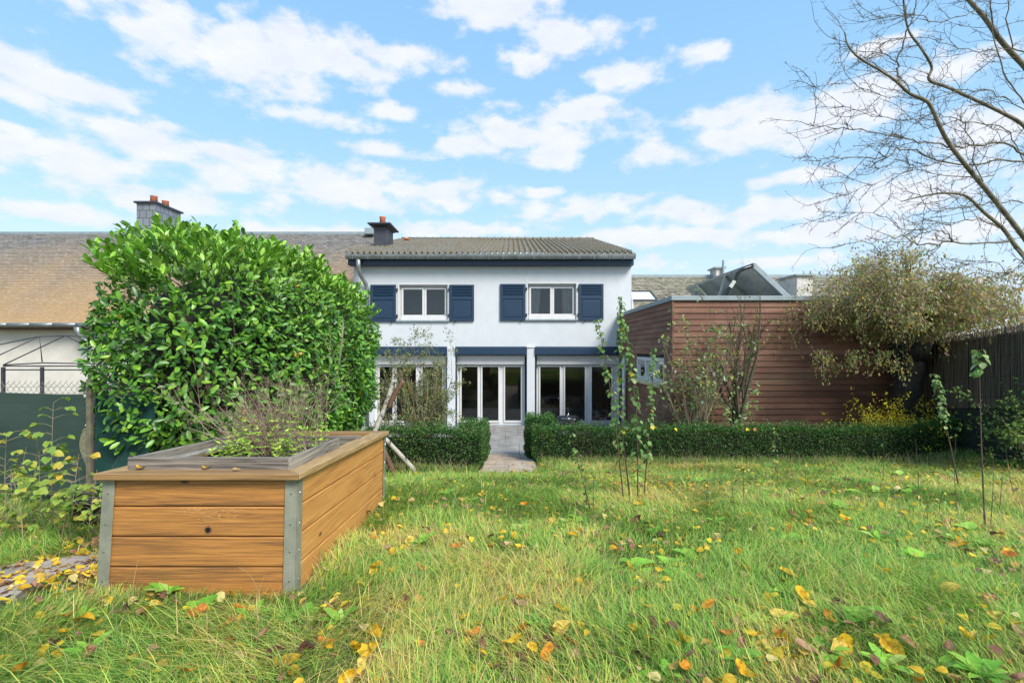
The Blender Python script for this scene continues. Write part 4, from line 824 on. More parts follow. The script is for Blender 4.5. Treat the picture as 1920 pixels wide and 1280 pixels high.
# ------------------------------------------------------------------ shrubs before the house
def shrub(name, label, cat, base, stems, cfg, leafn, lsize, lcols, lw, bark, tm='leaf', hang=.3, r=.014, lm=None, group=None, leafspread=.03):
    o = empty(name, base, label, cat, group); tb = TB(4); tips = []
    for (dx, dy, dz, L_) in stems: branchy(tb, (base[0]+dx*.08, base[1]+dy*.08, base[2]-.05), (dx, dy, dz), L_, r, 0, cfg, tips)
    tb.build('branches', bark, o); tips_leaves('foliage', tips, leafn, lsize, pick(lcols, lw, leafn), lm or LEAF, template(tm), o, hang, leafspread); return o
st = [(rng.uniform(-.34,.34), rng.uniform(-.25,.25), 1, rng.uniform(1.5,2.5)) for _ in range(22)]
shrub('quince_bush', 'sparse twiggy bush with small dull green leaves before the left patio door', 'bush', (hx(783,11.9), 11.9, -1.15), st, dict(seg=[8,6,4,3], levels=3, kids=[6,4,3], jit=.10, spread=.5, up=.05, start=.15, lr=(.25,.48), rr=.68), 21000, (.03,.055),
      [(.22,.28,.09),(.38,.42,.2),(.12,.17,.06),(.50,.28,.08)], [5,4,3,1], PALETWIG, r=.017)
st = [(rng.uniform(-.30,.18), rng.uniform(-.15,.15), 1.1, rng.uniform(1.7,2.6)) for _ in range(13)]
shrub('buddleia_bush', 'tall tangled tan stemmed bush at the left corner of the annex', 'bush', (hx(1307,11.3), 11.3, -.98), st, dict(seg=[9,6,4,3], levels=3, kids=[5,3,2], jit=.08, spread=.34, up=.3, start=.3, lr=(.3,.55), rr=.65, taper=.4), 1300, (.06,.12),
      [(.20,.36,.07),(.36,.48,.12),(.48,.54,.36),(.12,.09,.06),(.52,.58,.07)], [5,3,3,3,1], PALETWIG, r=.022, leafspread=.06)
o = shrub('lilac_bush', 'mossy dark stemmed bush with bare twigs before the annex wall', 'bush', (hx(1378,11.4), 11.4, -1.0), [(.0,0,1,2.0),(.28,.05,1,2.3),(.10,.1,1,2.2),(.18,-.1,1,2.4)], dict(seg=[8,6,5,4], levels=4, kids=[5,4,4,2], jit=.08, spread=.36, up=.45, start=.35, lr=(.4,.62), rr=.62, taper=.5), 90, (.05,.09),
      [(.18,.28,.09),(.34,.42,.16)], [1,1], simple('mossy_bark', (.11,.085,.06), (.07,.07,.03), 9, .9, .2), r=.065)
st = [(rng.uniform(-.5,.5), rng.uniform(-.3,.3), 1, rng.uniform(.6,1.2)) for _ in range(9)]
shrub('leafy_suckers', 'pale green leafy shoots around the foot of the lilac', 'bush', (hx(1385,11.0), 11.0, -.95), st, dict(seg=[6,5,4], levels=1, kids=[3], jit=.1, spread=.5), 520, (.06,.12), [(.24,.42,.10),(.40,.54,.22),(.48,.54,.36)], [3,3,1], PALETWIG, r=.007, leafspread=.05)
st = [(rng.uniform(-.6,.6), rng.uniform(-.4,.4), 1, rng.uniform(.8,1.5)) for _ in range(16)]
shrub('dry_undergrowth', 'dry brown twiggy bush below the annex side window', 'bush', (hx(1235,13.0), 12.6, -1.1), st, dict(seg=[6,5,4,3], levels=3, kids=[5,4,3], jit=.12, spread=.5), 1500, (.03,.06), [(.22,.15,.10),(.30,.22,.15),(.2,.26,.12)], [3,3,2], PALETWIG, r=.008)
for (px, d_, w_, lab) in [(1640,11.05,.75,'yellow autumn shrub behind the hedge, the left one of two'),(1705,11.05,.6,'yellow autumn shrub at the foot of the willow')]:
    st = [(rng.uniform(-.7,.7), rng.uniform(-.3,.3), .7, rng.uniform(.7,.95)) for _ in range(18)]
    shrub('yellow_shrub', lab, 'bush', (hx(px,d_)+.15, d_, -.95), st, dict(seg=[5,4,3], levels=2, kids=[6,4], jit=.1, spread=.55), 6500, (.03,.05), [(.95,.78,.05),(.66,.64,.07),(.78,.48,.04)], [4,2,1], TWIG, r=.006, group='yellow shrubs behind the hedge')
st = [(rng.uniform(-.8,.5), rng.uniform(-.5,.3), .9, rng.uniform(.6,.95)) for _ in range(16)]
shrub('rhododendron', 'rounded light green shrub at the right edge of the lawn', 'bush', (hx(1935,8.3), 8.3, -.35), st, dict(seg=[5,4,3], levels=2, kids=[5,4], jit=.1, spread=.5, up=.1), 2600, (.04,.075), [(.16,.28,.05),(.3,.4,.08),(.08,.16,.04)], [3,2,3], TWIG, r=.008)
shrub('heather_clump', 'low dry pinkish brown plants on the terrace beside the barbecue', 'plant', (hx(1110,15.0), 15.0, -1.2), [(rng.uniform(-1.6,1.6), rng.uniform(-.3,.3), .8, rng.uniform(.35,.7)) for _ in range(30)], dict(seg=[4,3,3], levels=2, kids=[4,3], jit=.12, spread=.5), 1500, (.02,.04), [(.3,.2,.17),(.4,.3,.26)], [1,1], TWIG, r=.004)

# birch poles leaning behind the bed
m, t, b = newmat('birch_bark'); v = coords(t, (6,6,6)); c = ramp(t, tnoise(t, v, 1.4, 6, .75), [(.36,(.05,.04,.03)),(.46,(.42,.38,.32)),(.62,(.5,.46,.40)),(.72,(.30,.13,.07))]); t.links.new(c, b.inputs['Base Color']); b.inputs['Roughness'].default_value = .8; BIRCH = m
BROWNP = simple('red_brown_bark', (.20,.11,.065), (.12,.06,.04), 8, .8, .3)
for lab, pts, r0, r1, mm in [('pale birch pole with its foot on the lawn edge leaning left behind the raised bed', [(790,897,8.5),(765,868,8.4),(722,822,8.2)], .045, .036, BIRCH),
        ('dark short pole beside the birch pole behind the raised bed corner', [(743,900,8.3),(733,875,8.25),(716,835,8.2)], .05, .04, BROWNP),
        ('birch pole rising to the right before the left patio door', [(690,840,8.6),(708,795,8.7),(722,762,8.75),(735,722,8.8),(738,712,8.8)], .046, .038, BIRCH),
        ('red brown forked pole crossing the upright birch pole', [(729,765,8.68),(738,742,8.66),(757,713,8.66)], .040, .036, BROWNP)]:
    p_ = [P(*q) for q in pts]; tag(MB().tube([Vector(v) for v in spline(p_, 5)], list(np.linspace(r0, r1, (len(p_)-1)*5+1)), 10).build('wooden_pole', mm, smooth=True), lab, 'pole', 'poles leaning behind the raised bed')

# ------------------------------------------------------------------ willow
WI = empty('willow_tree', (8.85, 11.3, -.75), 'pollarded corkscrew willow with dark trunk and drooping yellow green crown', 'tree')
mb = MB(); tp = spline([(8.95,11.3,-.9),(8.85,11.3,-.3),(8.62,11.25,.3),(8.66,11.25,.9),(8.72,11.3,1.45),(8.8,11.3,1.7)], 5); rr = np.interp(np.linspace(0,1,len(tp)), [0,.2,.5,.8,1], [.36,.27,.27,.29,.18])*(1+rng.normal(size=len(tp))*.06)
mb.tube([Vector(v) for v in tp], list(rr), 14)
for k in range(9): a = k*.75; mb.tube([(8.72+.2*math.cos(a),11.3+.2*math.sin(a),1.3),(8.74+.34*math.cos(a),11.3+.34*math.sin(a),1.65)], [.14,.07], 7)
mb.build('trunk', DARKBARK, WI, smooth=True); tb = TB(4); tips = []; tb2 = TB(3)
for k in range(85):
    an = rng.uniform(0, 6.28); r_ = rng.uniform(.35, 1); p0 = (8.74+.22*math.cos(an), 11.3+.22*math.sin(an), 1.55)
    hz_ = rng.uniform(.9, 2.1)*(1 if math.cos(an) < .3 else .85) ; ex = (math.cos(an)*2.35+.10)*r_; ey = math.sin(an)*r_*1.5
    top = (p0[0]+ex*.65, p0[1]+ey*.65, p0[2]+hz_*(1.15-.45*r_)); end = (p0[0]+ex*1.12, p0[1]+ey*1.12, p0[2]+hz_*(1.15-.45*r_)-rng.uniform(.1,.9)*r_); pts = spline([p0, ((p0[0]+top[0])/2, (p0[1]+top[1])/2, (p0[2]+top[2])/2+.15), top, end], 5); tb.add(pts, .022, .004)
    for j in range(32):
        i = int(rng.integers(4, len(pts))); d_ = norm(np.array([ex*.3, ey*.3, rng.uniform(-.3,.9)]) + rng.normal(size=3)*.8); w = walk(pts[i], d_, rng.uniform(.35,.95), 11, .42, -.13); tb2.add(w, .004, .0015)
        for x_ in range(2, 12): tips.append((w[x_], norm(w[x_]-w[x_-1])))
for (ex, ey, L_) in [(-2.15,-.3,.9),(-1.5,-.5,.6),(-1.9,0,.7),(-1.7,-.5,.5),(-.75,-.5,.9),(1.4,-.5,.7),(1.7,-.6,.9),(1.0,-.6,.8),(2.0,-.8,.8),(-1.1,-.6,.5),(-2.2,-.1,.5)]:
    for z_ in (0, .12):
        w = walk((8.74+ex+z_, 11.3+ey, 1.5), (rng.normal()*.2,0,-1), L_*rng.uniform(.7,1), 14, .25, -.12); tb2.add(w, .005, .0015)
        for x_ in range(1, 15): tips += [(w[x_], norm(w[x_]-w[x_-1]))]*4
tb.build('limbs', PALETWIG, WI); tb2.build('twigs', simple('pink_twig', (.42,.28,.20), (.28,.20,.12), 4, .8, 0), WI); nL = 25000
tips_leaves('foliage', tips, nL, (.04,.085), pick([(.36,.42,.13),(.24,.32,.09),(.52,.42,.14),(.44,.27,.17),(.68,.46,.08)], [4,4,3,3.5,1], nL), LEAF, template('leaf'), WI, .5, .05)

# ------------------------------------------------------------------ reed screen and dark plinth on the right boundary
RD = empty('reed_screen', (9.2, 10.4, 0), 'dark weathered reed screen standing on the right boundary', 'fence')
mats = simple('reed', (.22,.165,.115), (.08,.06,.045), 1, .9, .5, 40, stretch=(60,60,1.2)); tb = TB(3); a = np.array([9.45,12.2]); b2 = np.array([8.55,7.6]); Lr = np.linalg.norm(b2-a); n = int(Lr/.0105)
for k in range(n):
    s_ = k/n; xy = a+(b2-a)*s_ + rng.normal(size=2)*.008; d_ = xy[1]; zt = np.interp(d_, [8,12.2],[2.02,1.62])+rng.uniform(-.02,.02); zb = np.interp(d_, [8,12.2],[.58,.12]); tb.add([(xy[0],xy[1],zb),(xy[0]+rng.normal()*.01,xy[1],(zb+zt)/2),(xy[0]+rng.normal()*.012,xy[1],zt)], .0065, .005)
tb.build('reeds', mats, RD); tb = TB(3)
for f_ in (.15,.4,.65,.9):
    pts = []
    for s_ in np.linspace(0,1,30):
        xy = a+(b2-a)*s_; zt = np.interp(xy[1], [8,12.2],[2.02,1.62]); zb = np.interp(xy[1], [8,12.2],[.58,.12]); pts.append((xy[0]-.01, xy[1], zb+(zt-zb)*f_))
    tb.add(pts, .004, .004)
tb.build('tie_wires', BLACK, RD)
V = []; 
for s_ in (0,1):
    xy = a+(b2-a)*s_; V += [(xy[0]+.03,xy[1],-.9),(xy[0]+.03,xy[1],np.interp(xy[1],[8,12.2],[1.95,1.55]))]
MB().quad(V[0],V[2],V[3],V[1]).build('backing', DARKBARK, RD)
PW = MB(); 
PW.add([(9.3,12.25,-1.2),(8.4,7.6,-.7),(8.75,7.6,-.7),(9.65,12.25,-1.2),(9.3,12.25,.12),(8.4,7.6,.56),(8.75,7.6,.56),(9.65,12.25,.12)], [(0,1,5,4),(4,5,6,7),(1,2,6,5),(2,3,7,6),(3,0,4,7)])
tag(PW.build('boundary_wall', simple('mossy_dark_stone', (.03,.035,.02), (.012,.014,.01), 5, .95, .8, 12, bd=.05), bevel=.03), 'low dark mossy wall below the reed screen', 'wall')

# ------------------------------------------------------------------ bare tree upper right
BT = empty('bare_tree', (7.9, 6.5, -.1), 'leafless tree with crooked spurred branches reaching in from the upper right', 'tree')
tr = MB(); tr.tube([Vector(v) for v in spline([(7.95,6.5,-.3),(7.9,6.5,.6),(7.75,6.45,1.7),(7.9,6.5,2.8),(8.1,6.5,4.2),(8.0,6.4,5.6)], 5)], list(np.linspace(.2,.07,26)), 12); tr.build('trunk', BARK, BT, smooth=True)
LB = [([(2190,560,6.45),(2040,545,6.3),(1960,500,6.1),(1920,445,6),(1865,375,5.9),(1815,315,5.8),(1775,262,5.7),(1748,205,5.65),(1735,188,5.6),(1705,175,5.6),(1680,152,5.5),(1650,132,5.4),(1610,108,5.3),(1590,85,5.3),(1584,62,5.3)], .052, .009),
 ([(1684,155,5.5),(1683,125,5.5),(1695,70,5.45),(1712,30,5.4),(1716,-20,5.4)], .016,.006), ([(1684,118,5.5),(1655,98,5.4),(1640,70,5.4)], .009,.004),
 ([(2150,420,6.5),(2040,330,6.5),(1960,275,6.4),(1915,232,6.3),(1880,212,6.2),(1830,188,6.1),(1780,165,6),(1742,150,5.9),(1747,126,5.9),(1728,92,5.8),(1705,60,5.8),(1696,20,5.8),(1692,-30,5.8)], .04, .012),
 ([(2170,260,6.6),(2040,190,6.6),(1950,150,6.5),(1915,118,6.5),(1878,78,6.4),(1845,32,6.4),(1812,-5,6.4),(1780,-50,6.4)], .062,.03),
 ([(2150,560,6.4),(2010,560,6.1),(1940,500,5.9),(1905,462,5.8),(1880,428,5.8),(1845,398,5.7),(1812,368,5.6),(1770,362,5.5),(1720,370,5.5),(1690,378,5.5)], .05,.007),
 ([(2150,360,6.5),(2010,310,6.2),(1930,295,6),(1880,268,5.9),(1820,274,5.8),(1750,270,5.7),(1690,258,5.6),(1630,245,5.5),(1570,240,5.5),(1518,231,5.5)], .022,.004),
 ([(2100,330,6.4),(1960,305,6.2),(1880,302,6),(1800,308,5.9),(1700,280,5.8),(1655,294,5.7),(1590,294,5.6),(1545,300,5.5),(1505,303,5.5)], .018,.004),
 ([(1920,376,6),(1860,380,5.9),(1790,388,5.8),(1717,401,5.7)], .011,.005), ([(1890,452,5.8),(1800,456,5.7),(1730,458,5.6),(1690,445,5.6),(1630,452,5.5),(1555,462,5.5)], .016,.004),
 ([(1786,456,5.7),(1772,438,5.65),(1740,434,5.6),(1705,450,5.6),(1660,486,5.6),(1625,512,5.6)], .01,.004), ([(1885,430,5.8),(1835,412,5.7),(1770,420,5.7),(1700,430,5.6),(1650,405,5.6),(1570,396,5.5)], .011,.003),
 ([(1960,230,6.1),(1900,195,6),(1850,170,5.9),(1800,170,5.9),(1740,188,5.8),(1650,178,5.7),(1600,158,5.6),(1560,155,5.6)], .009,.003), ([(1830,20,6.3),(1770,40,6.2),(1700,28,6.1),(1650,38,6),(1612,34,5.9)], .009,.003),
 ([(1870,95,6.3),(1800,92,6.2),(1740,72,6),(1680,75,5.9),(1620,84,5.8),(1600,82,5.8)], .007,.003), ([(1930,200,6.2),(1890,150,6.2),(1865,60,6.2),(1855,-20,6.2)], .014,.008), ([(1960,110,6.3),(1900,90,6.2),(1890,20,6.1),(1900,-30,6.1)], .014,.007),
 ([(1800,285,5.8),(1730,315,5.8),(1690,300,5.8),(1640,320,5.7),(1580,340,5.7),(1540,350,5.6)], .008,.003), ([(1860,330,5.9),(1780,330,5.8),(1700,320,5.7),(1640,345,5.6),(1560,372,5.6)], .008,.003), ([(1940,520,5.8),(1900,515,5.6),(1860,492,5.6),(1800,500,5.6),(1730,520,5.6)], .008,.003),
 ([(1905,462,5.8),(1930,500,5.7),(1980,530,5.8)], .02,.01), ([(1840,340,5.8),(1815,250,5.8),(1795,225,5.7),(1740,240,5.7),(1700,215,5.6)], .01,.004), ([(1920,300,6.1),(1885,240,6.1),(1820,230,6),(1760,215,5.9),(1700,225,5.8),(1620,210,5.7),(1530,165,5.6)], .01,.003)]
tb = TB(6); tw = TB(3); sp_ = TB(3)
def spurs(pts, step=.055, r=.0022):
    for i in range(1, len(pts)):
        Ls_ = np.linalg.norm(pts[i]-pts[i-1]); k = rng.poisson(Ls_/step)
        for _ in range(k):
            p = pts[i-1]+(pts[i]-pts[i-1])*rng.random(); t_ = norm(pts[i]-pts[i-1]); d_ = norm(t_*.5+rdir(1)[0]); l_ = rng.uniform(.02,.075); sp_.add([p, p+d_*l_], r, r*.4)
            if l_ > .045: sp_.add([p+d_*l_*.6, p+d_*l_*.6+norm(d_+rdir(1)[0])*l_*.5], r*.8, r*.4)
for pts, r0, r1 in LB:
    w = spline([P(*q) for q in pts], 5); w = w + rng.normal(size=w.shape)*.012*(r0 < .03); tb.add(w, r0*.64, r1*.75); spurs(w, .06, .0028)
    Lt = np.linalg.norm(np.diff(w, axis=0), axis=1).sum()
    for _ in range(int(Lt*5.2)):
        i = int(rng.integers(3, len(w))); t_ = norm(w[i]-w[i-1]); d_ = norm(t_*.6+np.array([-.5,-.05,.05])+rng.normal(size=3)*.55); k_ = walk(w[i], d_, rng.uniform(.15,.6), 8, .13, 0); tw.add(k_, .0042, .0018); spurs(k_, .05)
        for _2 in range(2):
            j = int(rng.integers(2, 9)); k2 = walk(k_[j], norm(norm(k_[j]-k_[j-1])+rng.normal(size=3)*.5), rng.uniform(.1,.3), 5, .15, .02); tw.add(k2, .0026, .0013); spurs(k2, .06)
tb.build('limbs', simple('grey_lichen_bark', (.24,.21,.15), (.10,.085,.06), 9, .9, .4, 60), BT); tw.build('twigs', TWIG, BT); sp_.build('spurs', TWIG, BT)

# ------------------------------------------------------------------ left fence, gazebo frame, raspberries
FE = empty('mesh_fence', (-5.5, 5.0, 0), 'chain link fence hung with dark green shading cloth on the left', 'fence')
m, t, b = newmat('shade_cloth'); v = coords(t, (1,1,1)); w1 = tnoise(t, coords(t, (5,5,160)), 1, 3); c = mix(t, ramp(t, tnoise(t, coords(t,(.7,.7,2.5)), 1, 6), [(.35,(0,0,0)),(.7,(1,1,1))]), (.010,.030,.022), (.034,.062,.048)); c = mix(t, ramp(t, w1, [(.55,(0,0,0)),(.8,(.5,.5,.5))]), c, (.07,.10,.09)); t.links.new(c, b.inputs['Base Color']); b.inputs['Roughness'].default_value = .75; bump(t, b, w1, .5, .004); CLOTH = m
def cloth(x0, x1, zt, zb, y, seed, m, name):
    nx_, nz_ = 60, 20; xs_ = np.linspace(x0,x1,nx_); V = []
    for j in range(nz_):
        f_ = j/(nz_-1)
        for i_, x in enumerate(xs_):
            z = zt + (zb-zt)*f_; z += .012*math.sin(x*3.1)*(1-f_); V.append((x + (.05*math.sin(f_*math.pi*3)*(1 if i_ > nx_-4 else 0)), y + .035*float(noise2(np.array(x*2.5+seed), np.array(z*2.0+seed), seed)) , z))
    i = np.arange(nx_-1)[None]+np.arange(nz_-1)[:,None]*nx_; o = mesh_np(name, V, [np.stack([i,i+1,i+nx_+1,i+nx_],-1).reshape(-1,4)], m, FE, smooth=True); return o
FY = 5.3; zt = CAMZ-(737-HY)/F*FY
cloth(-9, -4.42, zt, .0, FY, 4, CLOTH, 'shade_cloth')
CL2 = simple('teal_cloth', (.010,.060,.050), (.006,.040,.036), 5, .7, .3, 200)
cloth(-4.35, -3.75, zt+.01, .0, FY+.06, 6, CL2, 'teal_cloth')
wires = TB(3)
for k in range(130):
    x = -9 + k*.06
    if x > -3.8: break
    z0, z1 = zt-.03, zt+.105; wires.add([(x,FY+.03,z0),(x+.067,FY+.03,z0+.0675),(x,FY+.03,z1)], .0026, .0026); wires.add([(x+.06,FY+.032,z0),(x-.007,FY+.032,z0+.0675),(x+.06,FY+.032,z1),(x+.075,FY+.03,z1+.02)], .0026, .0026)
for z in (zt+.07, zt-.0): wires.add([(-9,FY+.03,z),(-6,FY+.03,z-.012),(-3.8,FY+.03,z)], .002, .002)
for z0 in np.arange(.1, zt, .067):
    wires.add([(-4.45,FY+.03,z0),(-4.38,FY+.03,z0+.067)], .0026,.0026); wires.add([(-4.38,FY+.033,z0),(-4.45,FY+.033,z0+.067)], .0026,.0026)
wires.build('wire_mesh', GALV, FE)
px_ = hx(168, 5.28)
MB().box(px_-.024, px_+.024, FY-.04, FY, -.2, CAMZ-(711-HY)/F*5.28).build('post', simple('weathered_post', (.17,.15,.10), (.10,.09,.065), 12, .8, .3), FE, bevel=.003)
MB().box(-8.4,-8.34,5.27,5.3,-.2,1.2).build('post', GALV, FE)
GZ = empty('gazebo_frame', (-7.5, 8.6, -.6), 'thin dark metal gazebo frame without cover behind the left fence', 'gazebo'); DM = simple('gazebo_metal', (.06,.06,.075), (.04,.04,.05), 8, .5, 0)
def gp(x, y, d=8.2): return P(x, y, d)
for (x, d_) in ((6,8.2),(79,8.7),(178,8.2)): 
    a = gp(x, 688, d_); MB().bar((a.x,a.y,-.6), a, .04, .04).build('post', DM, GZ)
mb = TB(5)
for pts, r_ in [([gp(6,686),gp(178,686)],.011),([gp(6,693),gp(178,693)],.011),([gp(6,684),gp(79,680,8.7)],.011),([gp(79,680,8.7),gp(190,682,8.7)],.011),([gp(-60,658),gp(72,631,8.5),gp(125,629,8.4),gp(190,633,8.6)],.010),([gp(6,684),gp(123,629,8.4),gp(190,664,8.3)],.010),([gp(-50,690),gp(0,665,8.4),gp(74,631,8.5),gp(79,678,8.7)],.010)]: mb.add([tuple(p) for p in pts], r_, r_)
mb.build('roof_bars', DM, GZ)
def cane(px, ytop, d, lean, label, n_, sz, cols, w_, yb=None, group='raspberry canes by the left fence'):
    x = hx(px, d); z = Hs(x, d); top = P(px+lean, ytop, d); o = empty('raspberry_cane', (x, d, z), label, 'plant', group); tb = TB(4); st = spline([(x,d,z-.03), ((x+top.x)/2+rng.normal()*.02, d, (z+top.z)/2), tuple(top)], 8); tb.add(st, .005, .002); P_, A_, N_, S_ = [], [], [], []
    for k in range(n_):
        i = int(rng.integers(5, len(st))); an = rng.uniform(0, 6.28); d_ = np.array([math.cos(an), math.sin(an), .25]); l_ = rng.uniform(.05,.16); e = st[i]+d_*l_; tb.add([st[i], st[i]+d_*l_*.5+np.array([0,0,.01]), e], .0018, .001)
        for a2 in (-1.1, 0, 1.1):
            an2 = an+a2; P_.append(e); A_.append((math.cos(an2), math.sin(an2), -.25+rng.normal()*.2)); N_.append((rng.normal()*.25, rng.normal()*.25-.25, 1)); S_.append(rng.uniform(*sz)*(1.15 if a2 == 0 else .85))
    tb.build('stem', PALETWIG, o); leaves('foliage', np.array(P_), np.array(A_), np.array(N_), S_, pick(cols, w_, len(P_)), LEAF, template('round', .25, .3), o); return o
YG = [(.22,.34,.06),(.34,.44,.07),(.55,.52,.08),(.62,.42,.05)]
for args in [(100,755,4.35,0,'tallest green leaved raspberry cane before the shading cloth',26,(.04,.065),YG,[5,3,0,0]), (85,845,4.1,-12,'raspberry cane with yellow green leaves beside the tallest cane',26,(.04,.07),YG,[2,3,2,0]), (20,815,4.2,-8,'yellowing raspberry cane at the far left edge',30,(.04,.065),YG,[1,2,4,1]),
        (130,850,4.0,18,'raspberry cane with yellow and orange leaves near the post',22,(.04,.065),YG,[1,2,3,2]), (160,880,3.9,22,'low fresh green cane beside the raised bed',26,(.035,.06),YG,[5,3,0,0]), (45,880,3.8,-25,'low green raspberry cane in the left corner',24,(.04,.065),YG,[4,3,1,0]),
        (10,900,3.9,-20,'lowest yellow green cane cut by the left edge',22,(.04,.065),YG,[3,3,2,0]), (110,905,3.9,25,'low leafy cane at the foot of the fence post',24,(.035,.06),YG,[4,3,1,0]), (60,830,4.4,10,'thin raspberry cane close against the shading cloth',14,(.04,.06),YG,[3,3,2,0]), (180,930,3.75,8,'short sprig of green leaves against the bed corner',14,(.03,.05),YG,[4,3,1,0])]: cane(*args)
DS2 = empty('dead_canes', (-3.8, 4.3, 0), 'bare dry leafless canes among the raspberries', 'plant'); tb = TB(3)
for k in range(26): px, d_ = rng.uniform(0,190), rng.uniform(3.9,4.7); x = hx(px,d_); tb.add(walk((x,d_,Hs(x,d_)), (rng.normal()*.45,rng.normal()*.2,1), rng.uniform(.3,.75), 6, .08), .003, .0015)
tb.build('stems', PALETWIG, DS2)
tub = empty('black_tub', (hx(183,4.55), 4.55, 0), 'black plastic tub on the ground behind the bed corner post', 'tub'); MB().tube([(hx(180,4.5),4.5,.0),(hx(180,4.5),4.5,.2),(hx(180,4.5),4.5,.22)], [.16,.19,.2], 20).build('body', BLACK, tub, smooth=True)

# ------------------------------------------------------------------ saplings in the lawn
GL = [(.12,.24,.06),(.20,.33,.09),(.32,.42,.17),(.62,.52,.05)]
def sapling(base, top, d, label, nleaf, sz, lo=.25, w_=(4,4,2,.4), r=.009, bend=0, name='sapling', cat='sapling', group='saplings growing in the lawn', side=None):
    b0 = P(base[0], base[1], d); b0.z = Hs(b0.x, d) - .02; tp = P(top[0], top[1], d); o = empty(name, b0, label, cat, group); mid = (b0+tp)/2 + Vector((bend, rng.normal()*.02, 0)); st = spline([tuple(b0), tuple(mid), tuple(tp)], 14); tb = TB(5); tb.add(st, r, r*.3)
    n = nleaf; f_ = lo + (1-lo)*rng.random(n)**.75; idx = f_*(len(st)-1); i0 = idx.astype(int).clip(0, len(st)-2); p = st[i0] + (st[i0+1]-st[i0])*(idx-i0)[:,None]; an = rng.uniform(0, 6.28, n); d_ = np.stack([np.cos(an), np.sin(an), rng.uniform(-.2,.5,n)], -1); pet = rng.uniform(.012,.035,n)[:,None]; e = p + d_*pet
    for a, c_ in zip(p, e): tb.add([a, c_], .0012, .0009)
    tb.build('stem', STEMRED, o); leaves('foliage', e, d_*.7+np.array([0,0,-.75])+rdir(n)*.35, d_*.7+np.array([0,-.2,.6])+rdir(n)*.35, rng.uniform(sz[0],sz[1],n)*(1.05-.35*f_), pick(GL, w_, n), LEAF, template('round', .2, .25), o); return o
sapling((1170,932),(1121,598),5.45,'tall sapling leaning left, leftmost of the four tall ones in mid lawn',85,(.045,.075),.22,bend=.03)
sapling((1182,935),(1166,556),5.5,'tallest sapling of mid lawn reaching up to the annex roof edge',125,(.045,.075),.2,bend=-.06)
sapling((1196,934),(1172,610),5.4,'tall sapling between the tallest one and the one leaning right',115,(.045,.07),.15,bend=.05)
sapling((1207,930),(1228,652),5.55,'shorter sapling leaning right before the annex window, tip bright green',100,(.04,.065),.25,(5,5,2,.3))
sapling((1110,968),(1070,812),4.9,'small leaning leafy sapling left of the tall mid lawn ones',34,(.03,.05),.3,r=.006)
sapling((1100,965),(1096,868),4.9,'short stake like sapling with few leaves beside the small leaning one',9,(.03,.045),.2,(2,3,1,2),r=.005)
sapling((1112,972),(1112,880),4.85,'second short thin sapling just right of the small leaning one',10,(.03,.045),.1,(4,3,1,1),r=.005)
sapling((1847,985),(1836,655),4.5,'tall sapling with bare lower stem and bright leafy top at the right',20,(.07,.10),.84,(1,5,4,.2),r=.008)
sapling((1800,905),(1752,700),6.0,'leaning sapling with silvery leaves near the right end of the hedge',95,(.045,.065),.55,(4,3,4,.2),r=.009,bend=-.02)
for (bx, by, tx, ty, d, lab, nl) in [(1326,962,1329,872,4.95,'thin stem with yellow leaves, left of the pair in the right lawn',9),(1396,958,1394,858,4.95,'taller thin stem with yellow green leaves in the right lawn',9),(1378,945,1371,895,5.1,'shortest stem with pale leaves between two thin ones',6),(1510,915,1508,866,5.9,'short dark stem with three yellow leaves near the hedge',5),(1719,950,1716,820,5.1,'bare dark upright stem right of the lawn middle',0),(1795,952,1792,815,5.0,'thin bare dark stem beside the leaning silvery sapling',4),
        (1760,980,1768,915,4.7,'short stem with yellow leaves below the bare stem at right',8),(1740,995,1732,940,4.6,'tiny leafy stem leftmost in the right hand cluster',6),(1857,1000,1862,850,4.5,'thin dark bare stem right of the tall bright topped sapling',3),(1874,965,1881,883,4.9,'thin stem topped by pale yellow leaves at the far right',6),(1905,935,1885,830,5.4,'bare slanting stem at the far right edge',0),(1460,905,1452,800,6.5,'slender green stem standing against the hedge',26),(1655,905,1655,800,6.6,'reddish bare stem against the right part of the hedge',3)]:
    sapling((bx,by),(tx,ty),d,lab,max(nl,1),(.03,.045),.35,(1,2,2,3),r=.004)

